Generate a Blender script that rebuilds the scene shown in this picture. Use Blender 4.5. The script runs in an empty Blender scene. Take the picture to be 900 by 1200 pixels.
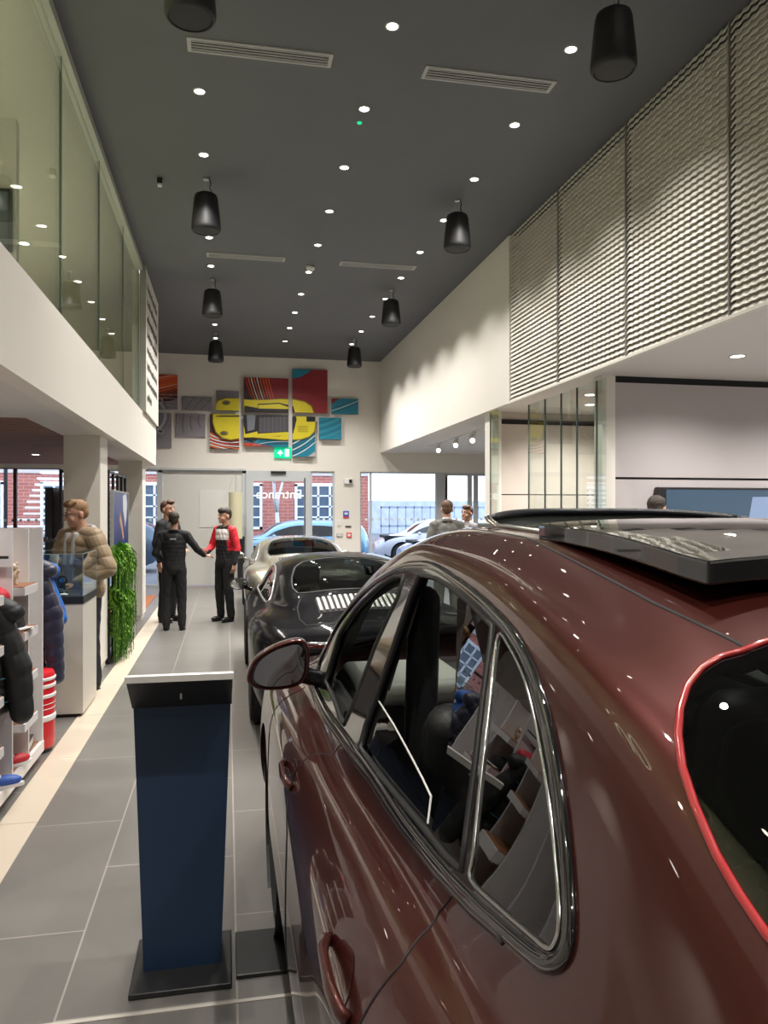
import bpy, math, random
import numpy as np
from mathutils import Vector, Matrix

random.seed(7)
scn = bpy.context.scene
COL = scn.collection
# ------------------------------------------------------------------ camera, world, exposure
F = 900.0; HC = 1.70; TH = math.atan(184 / 900.0)
SN, CS = math.sin(TH), math.cos(TH)
cam_d = bpy.data.cameras.new('camera'); cam = bpy.data.objects.new('camera', cam_d); COL.objects.link(cam)
cam.location = (0, 0, HC); cam.rotation_euler = (math.pi / 2, 0, -TH)
cam_d.sensor_fit = 'VERTICAL'; cam_d.sensor_height = 24.0; cam_d.lens = 24.0 * F / 1200.0
cam_d.clip_start = 0.02; cam_d.clip_end = 300
scn.camera = cam
scn.view_settings.view_transform = 'Standard'; scn.view_settings.look = 'None'
scn.view_settings.gamma = 1; scn.view_settings.use_curve_mapping = False
scn.view_settings.exposure = 0.0
w = bpy.data.worlds.new('sky'); scn.world = w; w.use_nodes = True
bg = w.node_tree.nodes['Background']; bg.inputs[0].default_value = (0.78, 0.88, 1.0, 1); bg.inputs[1].default_value = 3.2
cy = scn.cycles
cy.max_bounces = 8; cy.diffuse_bounces = 4; cy.glossy_bounces = 4; cy.transmission_bounces = 6; cy.transparent_max_bounces = 14
cy.sample_clamp_indirect = 4.0; cy.caustics_reflective = False; cy.caustics_refractive = False
cy.use_denoising = True
SPOT_W = 215.0          # power of one ceiling spot
EMIT = 14.0            # brightness of a downlight disc

# ------------------------------------------------------------------ materials
MATS = {}
def mat(name, col, rough=0.5, metal=0.0, coat=0.0, spec=0.5, emit=0.0, emit_col=None, noise=0.0, nscale=20.0, bump=0.0, bscale=60.0, sheen=0.0):
    if name in MATS: return MATS[name]
    m = bpy.data.materials.new(name); m.use_nodes = True
    nt = m.node_tree; b = nt.nodes['Principled BSDF']
    c = (*col, 1)
    b.inputs['Base Color'].default_value = c
    b.inputs['Roughness'].default_value = rough; b.inputs['Metallic'].default_value = metal
    b.inputs['Specular IOR Level'].default_value = spec
    b.inputs['Coat Weight'].default_value = coat; b.inputs['Coat Roughness'].default_value = 0.02
    b.inputs['Sheen Weight'].default_value = sheen
    if emit:
        b.inputs['Emission Color'].default_value = (*(emit_col or col), 1); b.inputs['Emission Strength'].default_value = emit
        m.cycles.emission_sampling = 'NONE'
    tc = nt.nodes.new('ShaderNodeTexCoord')
    if noise:
        n = nt.nodes.new('ShaderNodeTexNoise'); n.inputs['Scale'].default_value = nscale; n.inputs['Detail'].default_value = 4
        nt.links.new(tc.outputs['Object'], n.inputs['Vector'])
        r = nt.nodes.new('ShaderNodeMapRange'); r.inputs[3].default_value = 1 - noise; r.inputs[4].default_value = 1 + noise
        nt.links.new(n.outputs['Fac'], r.inputs[0])
        mx = nt.nodes.new('ShaderNodeVectorMath'); mx.operation = 'SCALE'; mx.inputs[0].default_value = col
        nt.links.new(r.outputs[0], mx.inputs['Scale']); nt.links.new(mx.outputs[0], b.inputs['Base Color'])
    if bump:
        n2 = nt.nodes.new('ShaderNodeTexNoise'); n2.inputs['Scale'].default_value = bscale
        nt.links.new(tc.outputs['Object'], n2.inputs['Vector'])
        bp = nt.nodes.new('ShaderNodeBump'); bp.inputs['Strength'].default_value = bump; bp.inputs['Distance'].default_value = 0.01
        nt.links.new(n2.outputs['Fac'], bp.inputs['Height']); nt.links.new(bp.outputs[0], b.inputs['Normal'])
    MATS[name] = m; return m

def glass(name, tint=(0.9, 0.95, 0.93), ior=1.45, refl=1.0, rough=0.0):
    if name in MATS: return MATS[name]
    m = bpy.data.materials.new(name); m.use_nodes = True; nt = m.node_tree
    for n in list(nt.nodes): nt.nodes.remove(n)
    o = nt.nodes.new('ShaderNodeOutputMaterial'); t = nt.nodes.new('ShaderNodeBsdfTransparent'); g = nt.nodes.new('ShaderNodeBsdfGlossy')
    g.inputs['Roughness'].default_value = rough; g.inputs['Color'].default_value = (refl, refl, refl, 1)
    t.inputs[0].default_value = (*tint, 1)
    lw = nt.nodes.new('ShaderNodeLayerWeight'); lw.inputs[0].default_value = 0.5
    pw = nt.nodes.new('ShaderNodeMath'); pw.operation = 'POWER'; pw.inputs[1].default_value = 4.5; nt.links.new(lw.outputs['Facing'], pw.inputs[0])
    f = nt.nodes.new('ShaderNodeMapRange'); f.inputs[3].default_value = ((ior-1)/(ior+1))**2*1.6; f.inputs[4].default_value = 1.0; nt.links.new(pw.outputs[0], f.inputs[0])
    mx = nt.nodes.new('ShaderNodeMixShader')
    nt.links.new(f.outputs[0], mx.inputs[0]); nt.links.new(t.outputs[0], mx.inputs[1]); nt.links.new(g.outputs[0], mx.inputs[2])
    nt.links.new(mx.outputs[0], o.inputs[0]); MATS[name] = m; return m

WHITE = mat('white_paint', (0.80, 0.765, 0.70), 0.6, noise=0.012, nscale=1.5)
WHITE2 = mat('white_board', (0.74, 0.72, 0.70), 0.35)
SOFFIT = mat('soffit_paint', (0.74, 0.71, 0.68), 0.6)
DARKCEIL = mat('charcoal_ceiling', (0.118, 0.123, 0.134), 0.75, noise=0.06, nscale=2.0)
PANEL = mat('lilac_grey_panel', (0.50, 0.47, 0.475), 0.45, noise=0.03, nscale=3)
BLACK = mat('black_plastic', (0.012, 0.012, 0.013), 0.45)
GAP = mat('shadow_gap', (0.01, 0.01, 0.012), 0.7)
GLOSSBLK = mat('gloss_black', (0.008, 0.008, 0.009), 0.06, coat=1.0)
RUBBER = mat('tyre_rubber', (0.018, 0.018, 0.018), 0.7, bump=0.2, bscale=90)
CHROME = mat('chrome', (0.75, 0.75, 0.76), 0.08, metal=1.0)
SATIN = mat('satin_metal', (0.55, 0.55, 0.54), 0.35, metal=0.9)
GREYFRAME = mat('grey_aluminium', (0.55, 0.58, 0.60), 0.4)
FABBLK = mat('black_fabric', (0.010, 0.010, 0.012), 0.85, bump=0.15, bscale=120)
SKIN = mat('skin', (0.55, 0.30, 0.21), 0.5)
CLEAR = glass('clear_glass', (0.93, 0.97, 0.95))
GREENGL = glass('green_tinted_glass', (0.90, 0.95, 0.90), 1.5)
WINGL = glass('window_glass', (0.93, 0.96, 1.0), 1.3, 0.7)
CARGL = glass('car_glass', (0.45, 0.50, 0.47), 1.5)
DARKGL = glass('tinted_car_glass', (0.10, 0.11, 0.11), 1.55)
MIRROR = mat('mirror_glass', (0.75, 0.78, 0.8), 0.01, metal=1.0)
WOOD = mat('wood_shelf', (0.30, 0.13, 0.06), 0.5, noise=0.25, nscale=30)

# ------------------------------------------------------------------ mesh helpers
def tag(o, label=None, cat=None, group=None, kind=None):
    if label: o['label'] = label
    if cat: o['category'] = cat
    if group: o['group'] = group
    if kind: o['kind'] = kind
    return o
def empty(name, loc=(0, 0, 0), rz=0.0, **k):
    o = bpy.data.objects.new(name, None); COL.objects.link(o); o.location = loc; o.rotation_euler = (0, 0, rz); o.empty_display_size = 0.1
    return tag(o, **k)
def link_mesh(name, V, Fc, m, parent=None, smooth=False, origin=(0, 0, 0), loc=None, mats=None, midx=None, angle=None):
    me = bpy.data.meshes.new(name)
    V = np.asarray(V, float).reshape(-1, 3) - np.asarray(origin, float)
    me.from_pydata(V.tolist(), [], [list(map(int, f)) for f in Fc]); me.validate()
    for mm in (mats or [m]): me.materials.append(mm)
    if midx is not None and len(me.polygons) == len(midx): me.polygons.foreach_set('material_index', np.array(midx, int))
    if smooth: me.polygons.foreach_set('use_smooth', np.ones(len(me.polygons), bool))
    me.update()
    if smooth and angle: me.set_sharp_from_angle(angle=math.radians(angle))
    o = bpy.data.objects.new(name, me); COL.objects.link(o)
    if parent: o.parent = parent
    if loc is not None: o.location = loc
    return o
def copy_tree(o, parent=None):
    c = o.copy(); COL.objects.link(c)
    if parent: c.parent = parent
    for ch in list(o.children): copy_tree(ch, c)
    return c

class MB:
    def __init__(s): s.v = []; s.f = []
    def add(s, V, Fc):
        b = len(s.v); s.v += [tuple(map(float, p)) for p in V]; s.f += [[i + b for i in f] for f in Fc]; return s
    def box(s, x0, x1, y0, y1, z0, z1):
        return s.add([(x0,y0,z0),(x1,y0,z0),(x1,y1,z0),(x0,y1,z0),(x0,y0,z1),(x1,y0,z1),(x1,y1,z1),(x0,y1,z1)],
              [(0,3,2,1),(4,5,6,7),(0,1,5,4),(1,2,6,5),(2,3,7,6),(3,0,4,7)])
    def rbox(s, c, d, r=0.01, R=None, n=3):
        """box with rounded edges (superellipsoid-like corner rounding)"""
        hx, hy, hz = [q / 2 for q in d]; r = min(r, hx * .99, hy * .99, hz * .99)
        pts = []; N = n
        rings = []
        phis = [-math.pi/2 + math.pi/2 * i / N for i in range(N + 1)] + [math.pi/2 * i / N for i in range(N + 1)]
        for k, ph in enumerate(phis):
            zz = (-(hz - r) if k <= N else (hz - r)) + r * math.sin(ph); rr = r * math.cos(ph); ring = []
            for q, (sx, sy) in enumerate(((1,1),(-1,1),(-1,-1),(1,-1))):
                for j in range(N + 1):
                    a = q * math.pi/2 + math.pi/2 * j / N
                    ring.append((sx*(hx-r) + rr*math.cos(a), sy*(hy-r) + rr*math.sin(a), zz))
            rings.append(ring)
        V = [p for rg in rings for p in rg]; L = len(rings[0]); Fc = []
        for i in range(len(rings) - 1):
            for j in range(L):
                Fc.append((i*L+j, i*L+(j+1)%L, (i+1)*L+(j+1)%L, (i+1)*L+j))
        Fc.append(tuple(reversed(range(L)))); Fc.append(tuple(range((len(rings)-1)*L, len(rings)*L)))
        V = [Vector(p) for p in V]
        if R is not None: V = [R @ p for p in V]
        return s.add([(p.x + c[0], p.y + c[1], p.z + c[2]) for p in V], Fc)
    def ell(s, c, r, R=None, n=12, m=8):
        V = []; Fc = []
        for i in range(m + 1):
            ph = -math.pi/2 + math.pi * i / m
            for j in range(n):
                a = 2*math.pi*j/n; p = Vector((r[0]*math.cos(ph)*math.cos(a), r[1]*math.cos(ph)*math.sin(a), r[2]*math.sin(ph)))
                if R is not None: p = R @ p
                V.append((p.x+c[0], p.y+c[1], p.z+c[2]))
        for i in range(m):
            for j in range(n): Fc.append((i*n+j, i*n+(j+1)%n, (i+1)*n+(j+1)%n, (i+1)*n+j))
        return s.add(V, Fc)
    def cap(s, p0, r0, p1, r1, n=12):
        """tapered capsule"""
        p0 = Vector(p0); p1 = Vector(p1); d = p1 - p0; L = max(d.length, 1e-6); d /= L
        u = d.orthogonal().normalized(); w_ = d.cross(u); prof = []
        for k in range(5): a = -math.pi/2 + math.pi/2*k/4; prof.append((r0*math.sin(a), r0*math.cos(a)))
        for k in range(5): a = math.pi/2*k/4; prof.append((L + r1*math.sin(a), r1*math.cos(a)))
        V = []; Fc = []
        for (h, r) in prof:
            r = max(r, 1e-4)
            for j in range(n):
                a = 2*math.pi*j/n; V.append(tuple(p0 + d*h + (u*math.cos(a) + w_*math.sin(a))*r))
        for i in range(len(prof)-1):
            for j in range(n): Fc.append((i*n+j, i*n+(j+1)%n, (i+1)*n+(j+1)%n, (i+1)*n+j))
        Fc.append(tuple(reversed(range(n)))); Fc.append(tuple(range((len(prof)-1)*n, len(prof)*n)))
        return s.add(V, Fc)
    def tube(s, pts, r, n=8, closed=False, ry=None, up=None):
        P = [Vector(p) for p in pts]; N = len(P); V = []; Fc = []
        rr = r if hasattr(r, '__len__') else [r]*N
        prev = None
        for i in range(N):
            a = P[(i-1) % N] if (closed or i > 0) else P[i]; b = P[(i+1) % N] if (closed or i < N-1) else P[i]
            d = (b - a); d = d.normalized() if d.length > 1e-9 else Vector((0,0,1))
            if up is not None:
                uu = Vector(up[i]) if hasattr(up[0], '__len__') else Vector(up); u = (uu - d*uu.dot(d)).normalized()
            elif prev is None: u = d.orthogonal().normalized()
            else:
                u = prev - d*prev.dot(d); u = u.normalized() if u.length > 1e-6 else d.orthogonal().normalized()
            prev = u; w_ = d.cross(u)
            for j in range(n):
                t = 2*math.pi*j/n; V.append(tuple(P[i] + u*math.cos(t)*(ry if ry is not None else rr[i]) + w_*math.sin(t)*rr[i]))
        for i in range(N if closed else N-1):
            k = (i+1) % N
            for j in range(n): Fc.append((i*n+j, i*n+(j+1)%n, k*n+(j+1)%n, k*n+j))
        if not closed: Fc.append(tuple(reversed(range(n)))); Fc.append(tuple(range((N-1)*n, N*n)))
        return s.add(V, Fc)
    def cyl(s, p0, p1, r, n=16, r1=None): return s.tube([p0, p1], [r, r if r1 is None else r1], n)
    def lathe(s, prof, c=(0,0,0), axis='z', n=24, cap=True):
        V = []; Fc = []
        for (r, h) in prof:
            for j in range(n):
                a = 2*math.pi*j/n; x, y = r*math.cos(a), r*math.sin(a)
                p = {'z': (x, y, h), 'x': (h, x, y), 'y': (y, h, x)}[axis]
                V.append((p[0]+c[0], p[1]+c[1], p[2]+c[2]))
        for i in range(len(prof)-1):
            for j in range(n): Fc.append((i*n+j, i*n+(j+1)%n, (i+1)*n+(j+1)%n, (i+1)*n+j))
        if cap: Fc.append(tuple(reversed(range(n)))); Fc.append(tuple(range((len(prof)-1)*n, len(prof)*n)))
        return s.add(V, Fc)
    def prism(s, poly, d0, d1, axis='y'):
        """polygon extruded along an axis; poly in the other two coordinates"""
        n = len(poly); V = []
        for d in (d0, d1):
            for (a, b) in poly: V.append({'y': (a, d, b), 'x': (d, a, b), 'z': (a, b, d)}[axis])
        Fc = [tuple(range(n)), tuple(reversed(range(n, 2*n)))] + [(i, n+i, n+(i+1)%n, (i+1)%n) for i in range(n)]
        return s.add(V, Fc)
    def build(s, name, m, parent=None, smooth=False, origin=(0,0,0), loc=None, angle=None, bevel=0.0):
        o = link_mesh(name, s.v, s.f, m, parent, smooth, origin, loc, angle=angle)
        if bevel:
            b = o.modifiers.new('bevel', 'BEVEL'); b.width = bevel; b.segments = 2; b.limit_method = 'ANGLE'
        return o
    def remesh(s, name, m, parent=None, voxel=0.008, smooth_it=3, origin=(0,0,0), bumpf=None):
        me = bpy.data.meshes.new(name); me.from_pydata(s.v, [], s.f); o = bpy.data.objects.new(name, me); COL.objects.link(o)
        r = o.modifiers.new('r', 'REMESH'); r.mode = 'VOXEL'; r.voxel_size = voxel
        if smooth_it:
            sm = o.modifiers.new('s', 'SMOOTH'); sm.iterations = smooth_it; sm.factor = 0.5
        dg = bpy.context.evaluated_depsgraph_get(); ev = o.evaluated_get(dg)
        m2 = bpy.data.meshes.new_from_object(ev); bpy.data.objects.remove(o); bpy.data.meshes.remove(me)
        co = np.empty(len(m2.vertices)*3); m2.vertices.foreach_get('co', co); co = co.reshape(-1, 3)
        if bumpf is not None:
            nn = np.empty(len(m2.vertices)*3); m2.vertices.foreach_get('normal', nn); co = bumpf(co, nn.reshape(-1, 3))
        co -= np.asarray(origin); m2.vertices.foreach_set('co', co.ravel())
        m2.materials.clear(); m2.materials.append(m)
        m2.polygons.foreach_set('use_smooth', np.ones(len(m2.polygons), bool)); m2.update()
        o = bpy.data.objects.new(name, m2); COL.objects.link(o); m2.name = name
        if parent: o.parent = parent
        return o
def struct(name, mb, m, **k):
    o = mb.build(name, m, **k); o['kind'] = 'structure'; return o
def B(*a): return MB().box(*a)

def ray(u, v):
    a = (u - 450) / F; b = (600 - v) / F
    return np.array([SN + a*CS, CS - a*SN, b])
def on_y(u, v, Y):
    d = ray(u, v); t = Y / d[1]; return np.array([d[0]*t, Y, HC + d[2]*t])
def on_x(u, v, X):
    d = ray(u, v); t = X / d[0]; return np.array([X, d[1]*t, HC + d[2]*t])
def project(P):
    P = np.asarray(P, float); z = P[..., 0]*SN + P[..., 1]*CS; a = (P[..., 0]*CS - P[..., 1]*SN)/z
    return np.stack([450 + a*F, 600 - (P[..., 2]-HC)/z*F], -1)

# ------------------------------------------------------------------ the building
CEIL = 5.30; XL = -1.20; XR = 3.60; YB = 18.06; LINT = 2.66; LOW = 3.12

def floor_material():
    m = bpy.data.materials.new('large_grey_floor_tiles'); m.use_nodes = True; nt = m.node_tree; b = nt.nodes['Principled BSDF']
    geo = nt.nodes.new('ShaderNodeNewGeometry'); mp = nt.nodes.new('ShaderNodeMapping'); mp.vector_type = 'POINT'
    mp.inputs['Rotation'].default_value = (0, 0, math.pi/2); mp.inputs['Location'].default_value = (-3.30 + 11.4, 0.41 + 6.0 + 0.0, 0)
    # after the quarter turn: texture x = -y, texture y = x
    mp.inputs['Rotation'].default_value = (0, 0, -math.pi/2)
    nt.links.new(geo.outputs['Position'], mp.inputs[0])
    br = nt.nodes.new('ShaderNodeTexBrick'); br.offset = 0.5; br.squash = 1.0
    br.inputs['Scale'].default_value = 1.0; br.inputs['Brick Width'].default_value = 1.14; br.inputs['Row Height'].default_value = 0.60
    br.inputs['Mortar Size'].default_value = 0.004; br.inputs['Mortar Smooth'].default_value = 0.1; br.inputs['Bias'].default_value = 0
    br.inputs['Color1'].default_value = (0.168, 0.159, 0.147, 1); br.inputs['Color2'].default_value = (0.185, 0.175, 0.162, 1)
    br.inputs['Mortar'].default_value = (0.34, 0.31, 0.28, 1)
    mp.inputs['Location'].default_value = (-3.30 + 1.14*10, 0.41 - 0.60*11 + 12.225, 0)
    nt.links.new(mp.outputs[0], br.inputs['Vector'])
    n = nt.nodes.new('ShaderNodeTexNoise'); n.inputs['Scale'].default_value = 2.2; n.inputs['Detail'].default_value = 6
    nt.links.new(geo.outputs['Position'], n.inputs['Vector'])
    r = nt.nodes.new('ShaderNodeMapRange'); r.inputs[3].default_value = .88; r.inputs[4].default_value = 1.12; nt.links.new(n.outputs['Fac'], r.inputs[0])
    s = nt.nodes.new('ShaderNodeVectorMath'); s.operation = 'SCALE'; nt.links.new(br.outputs['Color'], s.inputs[0]); nt.links.new(r.outputs[0], s.inputs['Scale'])
    nt.links.new(s.outputs[0], b.inputs['Base Color']); b.inputs['Roughness'].default_value = 0.33; b.inputs['Specular IOR Level'].default_value = 0.45
    return m
struct('floor', B(-7, 9.6, -7, YB + .25, -0.10, 0), floor_material())
STRIPM = mat('cream_floor_strip', (0.62, 0.54, 0.43), 0.4, noise=0.05, nscale=4)
sb = MB()
for k in range(22): y = -7 + 1.14*k + .1; sb.box(-1.215, -1.015, y, min(y + 1.136, YB), 0.0, 0.004)
struct('trim_1', sb, STRIPM)
struct('trim_2', B(-1.0, 3.4, 2.705, 2.722, 0.0005, 0.003), mat('joint_strip', (.55, .52, .46), .4))

# dark high ceiling
struct('ceiling', MB().box(XL - .02, XR + .30, -7, YB, CEIL, CEIL + .12).box(-7, XL - .02, 13.8, YB, CEIL, CEIL + .12), DARKCEIL)
# back wall: pieces around the openings
bw = MB()
bw.box(-7, 9.6, YB, YB + .2, LINT, CEIL + .1)            # over the openings
bw.box(2.50, 3.11, YB, YB + .2, 0, LINT)                # pier with the switches
bw.box(7.2, 9.6, YB, YB + .2, 0, LINT)
struct('wall_back', bw, WHITE)
struct('wall_rear', B(-7, 9.6, -7.2, -7, 0, CEIL + .1), PANEL)
struct('wall_left', B(-7.2, -7, -7, YB + .2, 0, CEIL + .1), WHITE)
struct('wall_right', B(9.6, 9.8, -7, YB + .2, 0, CEIL + .1), PANEL)
# gallery on the left: fascia, floor and soffit
struct('wall_fascia', B(XL - .14, XL, -7, 13.8, 2.50, 3.16), WHITE)
struct('wall_gallery', MB().box(-7, XL - .14, -7, 13.8, 3.0, 3.14).box(-7, -5.6, -7, 13.8, 3.14, CEIL).box(-7, XL-.02, 13.75, 13.8, 3.14, CEIL), mat('gallery_paint', (0.72, 0.70, 0.60), .6))
struct('ceiling_gallery', B(-7, XL - .11, -7, 13.75, 5.22, 5.34), WHITE)
sf = MB().box(-1.68, XL - .14, -7, 13.8, 2.50, 2.53).box(-7, -1.68, -7, 7.0, 2.50, 2.53).box(-7, XL, 13.76, 13.8, 2.5, 2.70)
struct('ceiling_soffit', sf, SOFFIT)
sl = MB()
for k in range(48): y = 7.02 + k*0.14; sl.box(-7, -1.69, y, y + 0.075, 2.50, 2.58)
SLATW = mat('dark_timber_slats', (0.34, 0.17, 0.11), 0.55, noise=.25, nscale=14)
struct('ceiling_slats', sl, SLATW)
struct('ceiling_slat_void', B(-7, -1.68, 7.0, 13.8, 2.63, 2.66), mat('void_black', (.02, .012, .01), .9))
# right-hand wall above the opening, and low ceiling behind
struct('wall_right_upper', B(XR, XR + .16, 9.47, YB, LOW, CEIL + .1), WHITE)
struct('wall_right_backing', B(XR + .14, XR + .26, -7, 9.465, LOW + .05, CEIL + .1), WHITE)
struct('ceiling_low', MB().box(XR + .16, 9.6, 9.47, YB, LOW - .0, LOW + .04).box(XR+.04, 9.6, -7, 9.47, LOW, LOW + .04), SOFFIT)
struct('trim_3', B(XR - .02, XR + .04, -7, 9.47, LOW - .015, LOW + .01), WHITE)
# wall facing the camera on the right, with its shadow gaps
YF = 7.35
fw = MB().box(3.95, 9.6, YF, YF + .15, 0, 2.04).box(3.95, 9.6, YF, YF + .15, 2.065, 3.05).box(3.95, 9.6, YF + .05, YF + .15, 0, LOW)
struct('wall_facing', fw, PANEL)
struct('trim_4', MB().box(3.95, 9.6, YF + .02, YF + .05, 3.05, 3.12).box(3.95, 9.6, YF + .02, YF + .05, 2.04, 2.065), GAP)
struct('trim_5', B(3.80, 3.95, YF - .02, YF + .15, 0, LOW), WHITE)
# core walls behind the glass screen
cw = MB().box(3.80, 5.6, 10.35, 10.6, 0, 1.94).box(3.80, 5.6, 10.35, 10.6, 1.955, 2.95).box(3.8, 5.6, 10.4, 10.6, 0, LOW).box(5.4, 5.6, YF + .16, 10.4, 0, LOW)
struct('wall_core', cw, mat('beige_core_panels', (0.62, 0.56, 0.50), 0.45))
struct('trim_6', MB().box(3.8, 5.6, 10.37, 10.4, 2.95, 3.02).box(3.8, 5.6, 10.38, 10.4, 1.94, 1.955), GAP)
struct('trim_7', B(3.66, 3.80, 10.3, 10.6, 0, LOW), WHITE)
struct('wall_added_blocker', B(-2.42, -2.30, -7, 8.5, 0, 2.50), WHITE)  # added unseen wall: blocks window reflections in the car glass and adds bounce
# columns
for i, (yy, nm) in enumerate(((8.47, 1), (12.55, 2))):
    struct('column_%d' % nm, MB().box(-1.66, -1.30, yy, yy + .5, 0.08, 2.50).box(-1.64, -1.32, yy + .02, yy + .48, 0, .08), WHITE)

# gallery glass: floor-to-ceiling panes in a slim top rail
gy = [-7, -4.9, -3.0, -1.1, .8, 2.7, 4.5, 6.3, 8.1, 9.9, 11.62]
gs = empty('glazing_screen', (-1.2575, 0, 3.165))
for a, b in zip(gy, gy[1:]):
    B(-.0075, .0075, a + .006, b - .006, 0, 2.045).build('pane', GREENGL, gs); B(-.009, .009, b - .006, b + .006, 0, 2.045).build('pane_edge', mat('green_glass_edge', (.16, .22, .17), .2), gs)
tag(gs, 'long green-tinted glass screen above the white balcony fascia', 'glass screen')
struct('trim_8', B(-1.305, -1.20, -7, 11.62, 5.21, 5.295), mat('grey_green_rail', (.45, .47, .42), .4))
# glass screen under the mesh wall
def screen(name, ys, x, z1, lab):
    r = empty(name, (x, ys[0], 0), label=lab, cat='glass screen')
    for a, b in zip(ys, ys[1:]):
        B(-.006, .006, a - ys[0] + .005, b - ys[0] - .005, .02, z1).build('pane', CLEAR if a < 9.9 else GREENGL, r)
        B(-.009, .009, b - ys[0] - .006, b - ys[0] + .006, 0.0, z1).build('edge', mat('glass_edge', (.10, .12, .11), .2), r)
    B(-.02, .02, 0, ys[-1] - ys[0], 0, .03).build('rail', SATIN, r)
    return r
screen('glass_partition', [7.05, 7.25, 7.7, 8.1, 8.55, 9.05], 3.70, 3.04, 'clear glass partition panels below the white mesh wall')
screen('glass_partition', [9.95, 10.28], 3.63, 3.10, 'narrow green-edged glass pane beside the far opening')

# corrugated mesh cladding: panels of folded slats
def mesh_panel(y0, y1, first=False):
    L = y1 - y0; V = []; Fc = []; N = int(L / 0.022); rows = 41; dz = (CEIL - LOW) / rows
    for r in range(rows):
        z = r*dz + .008
        base = len(V)
        for i in range(N + 1):
            y = .012 + (L - .024) * i / N
            w_ = 0.006 * (1 if (i // 2) % 2 else -1)
            V += [(0.0 + w_, y, z), (0.020 + w_, y, z + dz*0.72), (0.026 + w_, y, z + dz*0.72), (0.006 + w_, y, z - .002)]
        for i in range(N):
            a = base + i*4; b = a + 4
            Fc += [(a, b, b+1, a+1), (a+1, b+1, b+2, a+2), (a+3, a+2, b+2, b+3), (a, a+3, b+3, b)]
    return V, Fc
MESHW = mat('white_expanded_metal', (0.80, 0.77, 0.70), 0.45)
ys = [9.47 - 1.488*k for k in range(8)]
for k in range(7):
    y1, y0 = ys[k], ys[k+1]
    r = empty('mesh_cladding_panel', (XR + .0, y0, LOW), cat='wall panel', group='white expanded mesh panels on the upper right wall',
              label='white corrugated mesh wall panel, ' + ['first', 'second', 'third', 'fourth', 'fifth', 'sixth', 'seventh'][k] + ' from the plain white wall')
    V, Fc = mesh_panel(y0, y1); link_mesh('slats', V, Fc, MESHW, r)
    MB().box(.0, .06, .0, .012, 0, CEIL - LOW).build('edge_strip', mat('mesh_edge', (.30, .29, .27), .5), r)

# white board with rows of dark lettering-like strokes at the end of the gallery
r = empty('history_board', (XL + .015, 11.66, 3.16), label='tall white board with rows of grey writing at the balcony end', cat='board')
B(-.05, .02, 0, 2.15, 0.02, CEIL - 3.16 - .01).build('panel', WHITE, r)
B(-.06, .03, -.03, 0.0, 0.0, CEIL - 3.16 - .01).build('frame_post', mat('grey_post', (.30, .30, .29), .5), r)
tx = MB()
for row in range(8):
    y = .25; z = 1.86 - row*.235
    while y < (1.85 if row < 7 else .9):
        h = random.uniform(.05, .085); ww = random.uniform(.03, .06)
        tx.box(.021, .024, y, y + ww, z, z + h); tx.box(.021, .024, y, y + .012, z - (.03 if random.random() < .3 else 0), z + h + (.03 if random.random() < .4 else 0))
        y += ww + random.choice((.012, .012, .05))
tx.build('lettering', mat('grey_lettering', (.18, .18, .18), .5), r)

# ------------------------------------------------------------------ windows and doors of the back wall
FRM = GREYFRAME
def window(n, x0, x1, bars=(), z0=.02, z1=LINT, fr=.05, bar=.05, m=FRM, gl=WINGL):
    f = MB(); f.box(x0, x1, YB + .03, YB + .12, z1 - fr, z1).box(x0, x1, YB + .03, YB + .12, z0 - .02, z0 + fr)
    for x in (x0, x1 - fr): f.box(x, x + fr, YB + .03, YB + .12, z0 + fr, z1 - fr)
    for x in bars: f.box(x - bar/2, x + bar/2, YB + .03, YB + .12, z0 + fr, z1 - fr)
    o = struct('window_%d' % n, f, m)
    g = MB().box(x0 + fr, x1 - fr, YB + .07, YB + .078, z0 + fr, z1 - fr).build('pane', gl, o)
    d = MB()
    n_ = int((x1 - x0) / .16)
    for zz in (1.52,):
        for k in range(1, n_): d.box(x0 + k*.16 - .028, x0 + k*.16 + .028, YB + .066, YB + .069, zz - .028, zz + .028)
    d.build('manifestation_dots', mat('white_vinyl', (.85, .88, .92), .5), o)
    return o
DKRED = mat('dark_bronze_frame', (.10, .035, .03), .5)
window(1, -7, -3.62, (-4.55,), m=DKRED, fr=.02, bar=.07)
window(2, -3.62, -1.52, (), m=FRM, fr=.04)
window(3, 1.93, 2.50, (), fr=.04)
window(4, 3.11, 5.02, (3.38,), fr=.03, bar=.045)
window(5, 5.20, 7.2, (5.24, 5.86, 6.02, 6.62), fr=.07, bar=.10)
struct('trim_9', B(5.0, 5.22, YB + .0, YB + .14, 0, LINT), GREYFRAME)
W3_ = mat('pale_panel', (.76, .76, .73), .35)
# opaque white sliding leaf and entrance door
d = struct('door_1', MB().box(-1.52, .40, YB + .05, YB + .10, 0.03, 2.60), mat('white_door_leaf', (.70, .70, .66), .35))
MB().box(-1.52, -1.44, YB + .03, YB + .12, 0, 2.66).box(.34, .43, YB + .03, YB + .12, 0, 2.66).box(-1.52, .43, YB + .03, YB + .12, 2.60, 2.66).build('door_frame', FRM, d); B(-.62, .0, YB + .04, YB + .05, 1.35, 2.2).build('notice_panel', W3_, d)
d = struct('door_2', MB().box(.43, .60, YB + .0, YB + .10, 0, 2.66).box(1.78, 1.93, YB + .0, YB + .10, 0, 2.66).box(.60, 1.78, YB + .0, YB + .10, 2.42, 2.66).box(.60, 1.78, YB, YB + .10, 0, .12), FRM)
B(.60, 1.78, YB + .05, YB + .06, .12, 2.42).build('pane', WINGL, d)
B(1.78, 1.80, YB - .02, YB, .9, 2.5).build('door_seal', BLACK, d)
MB().box(1.0, 1.35, YB - .05, YB, 2.60, 2.65).build('door_sensor', BLACK, d)
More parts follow.
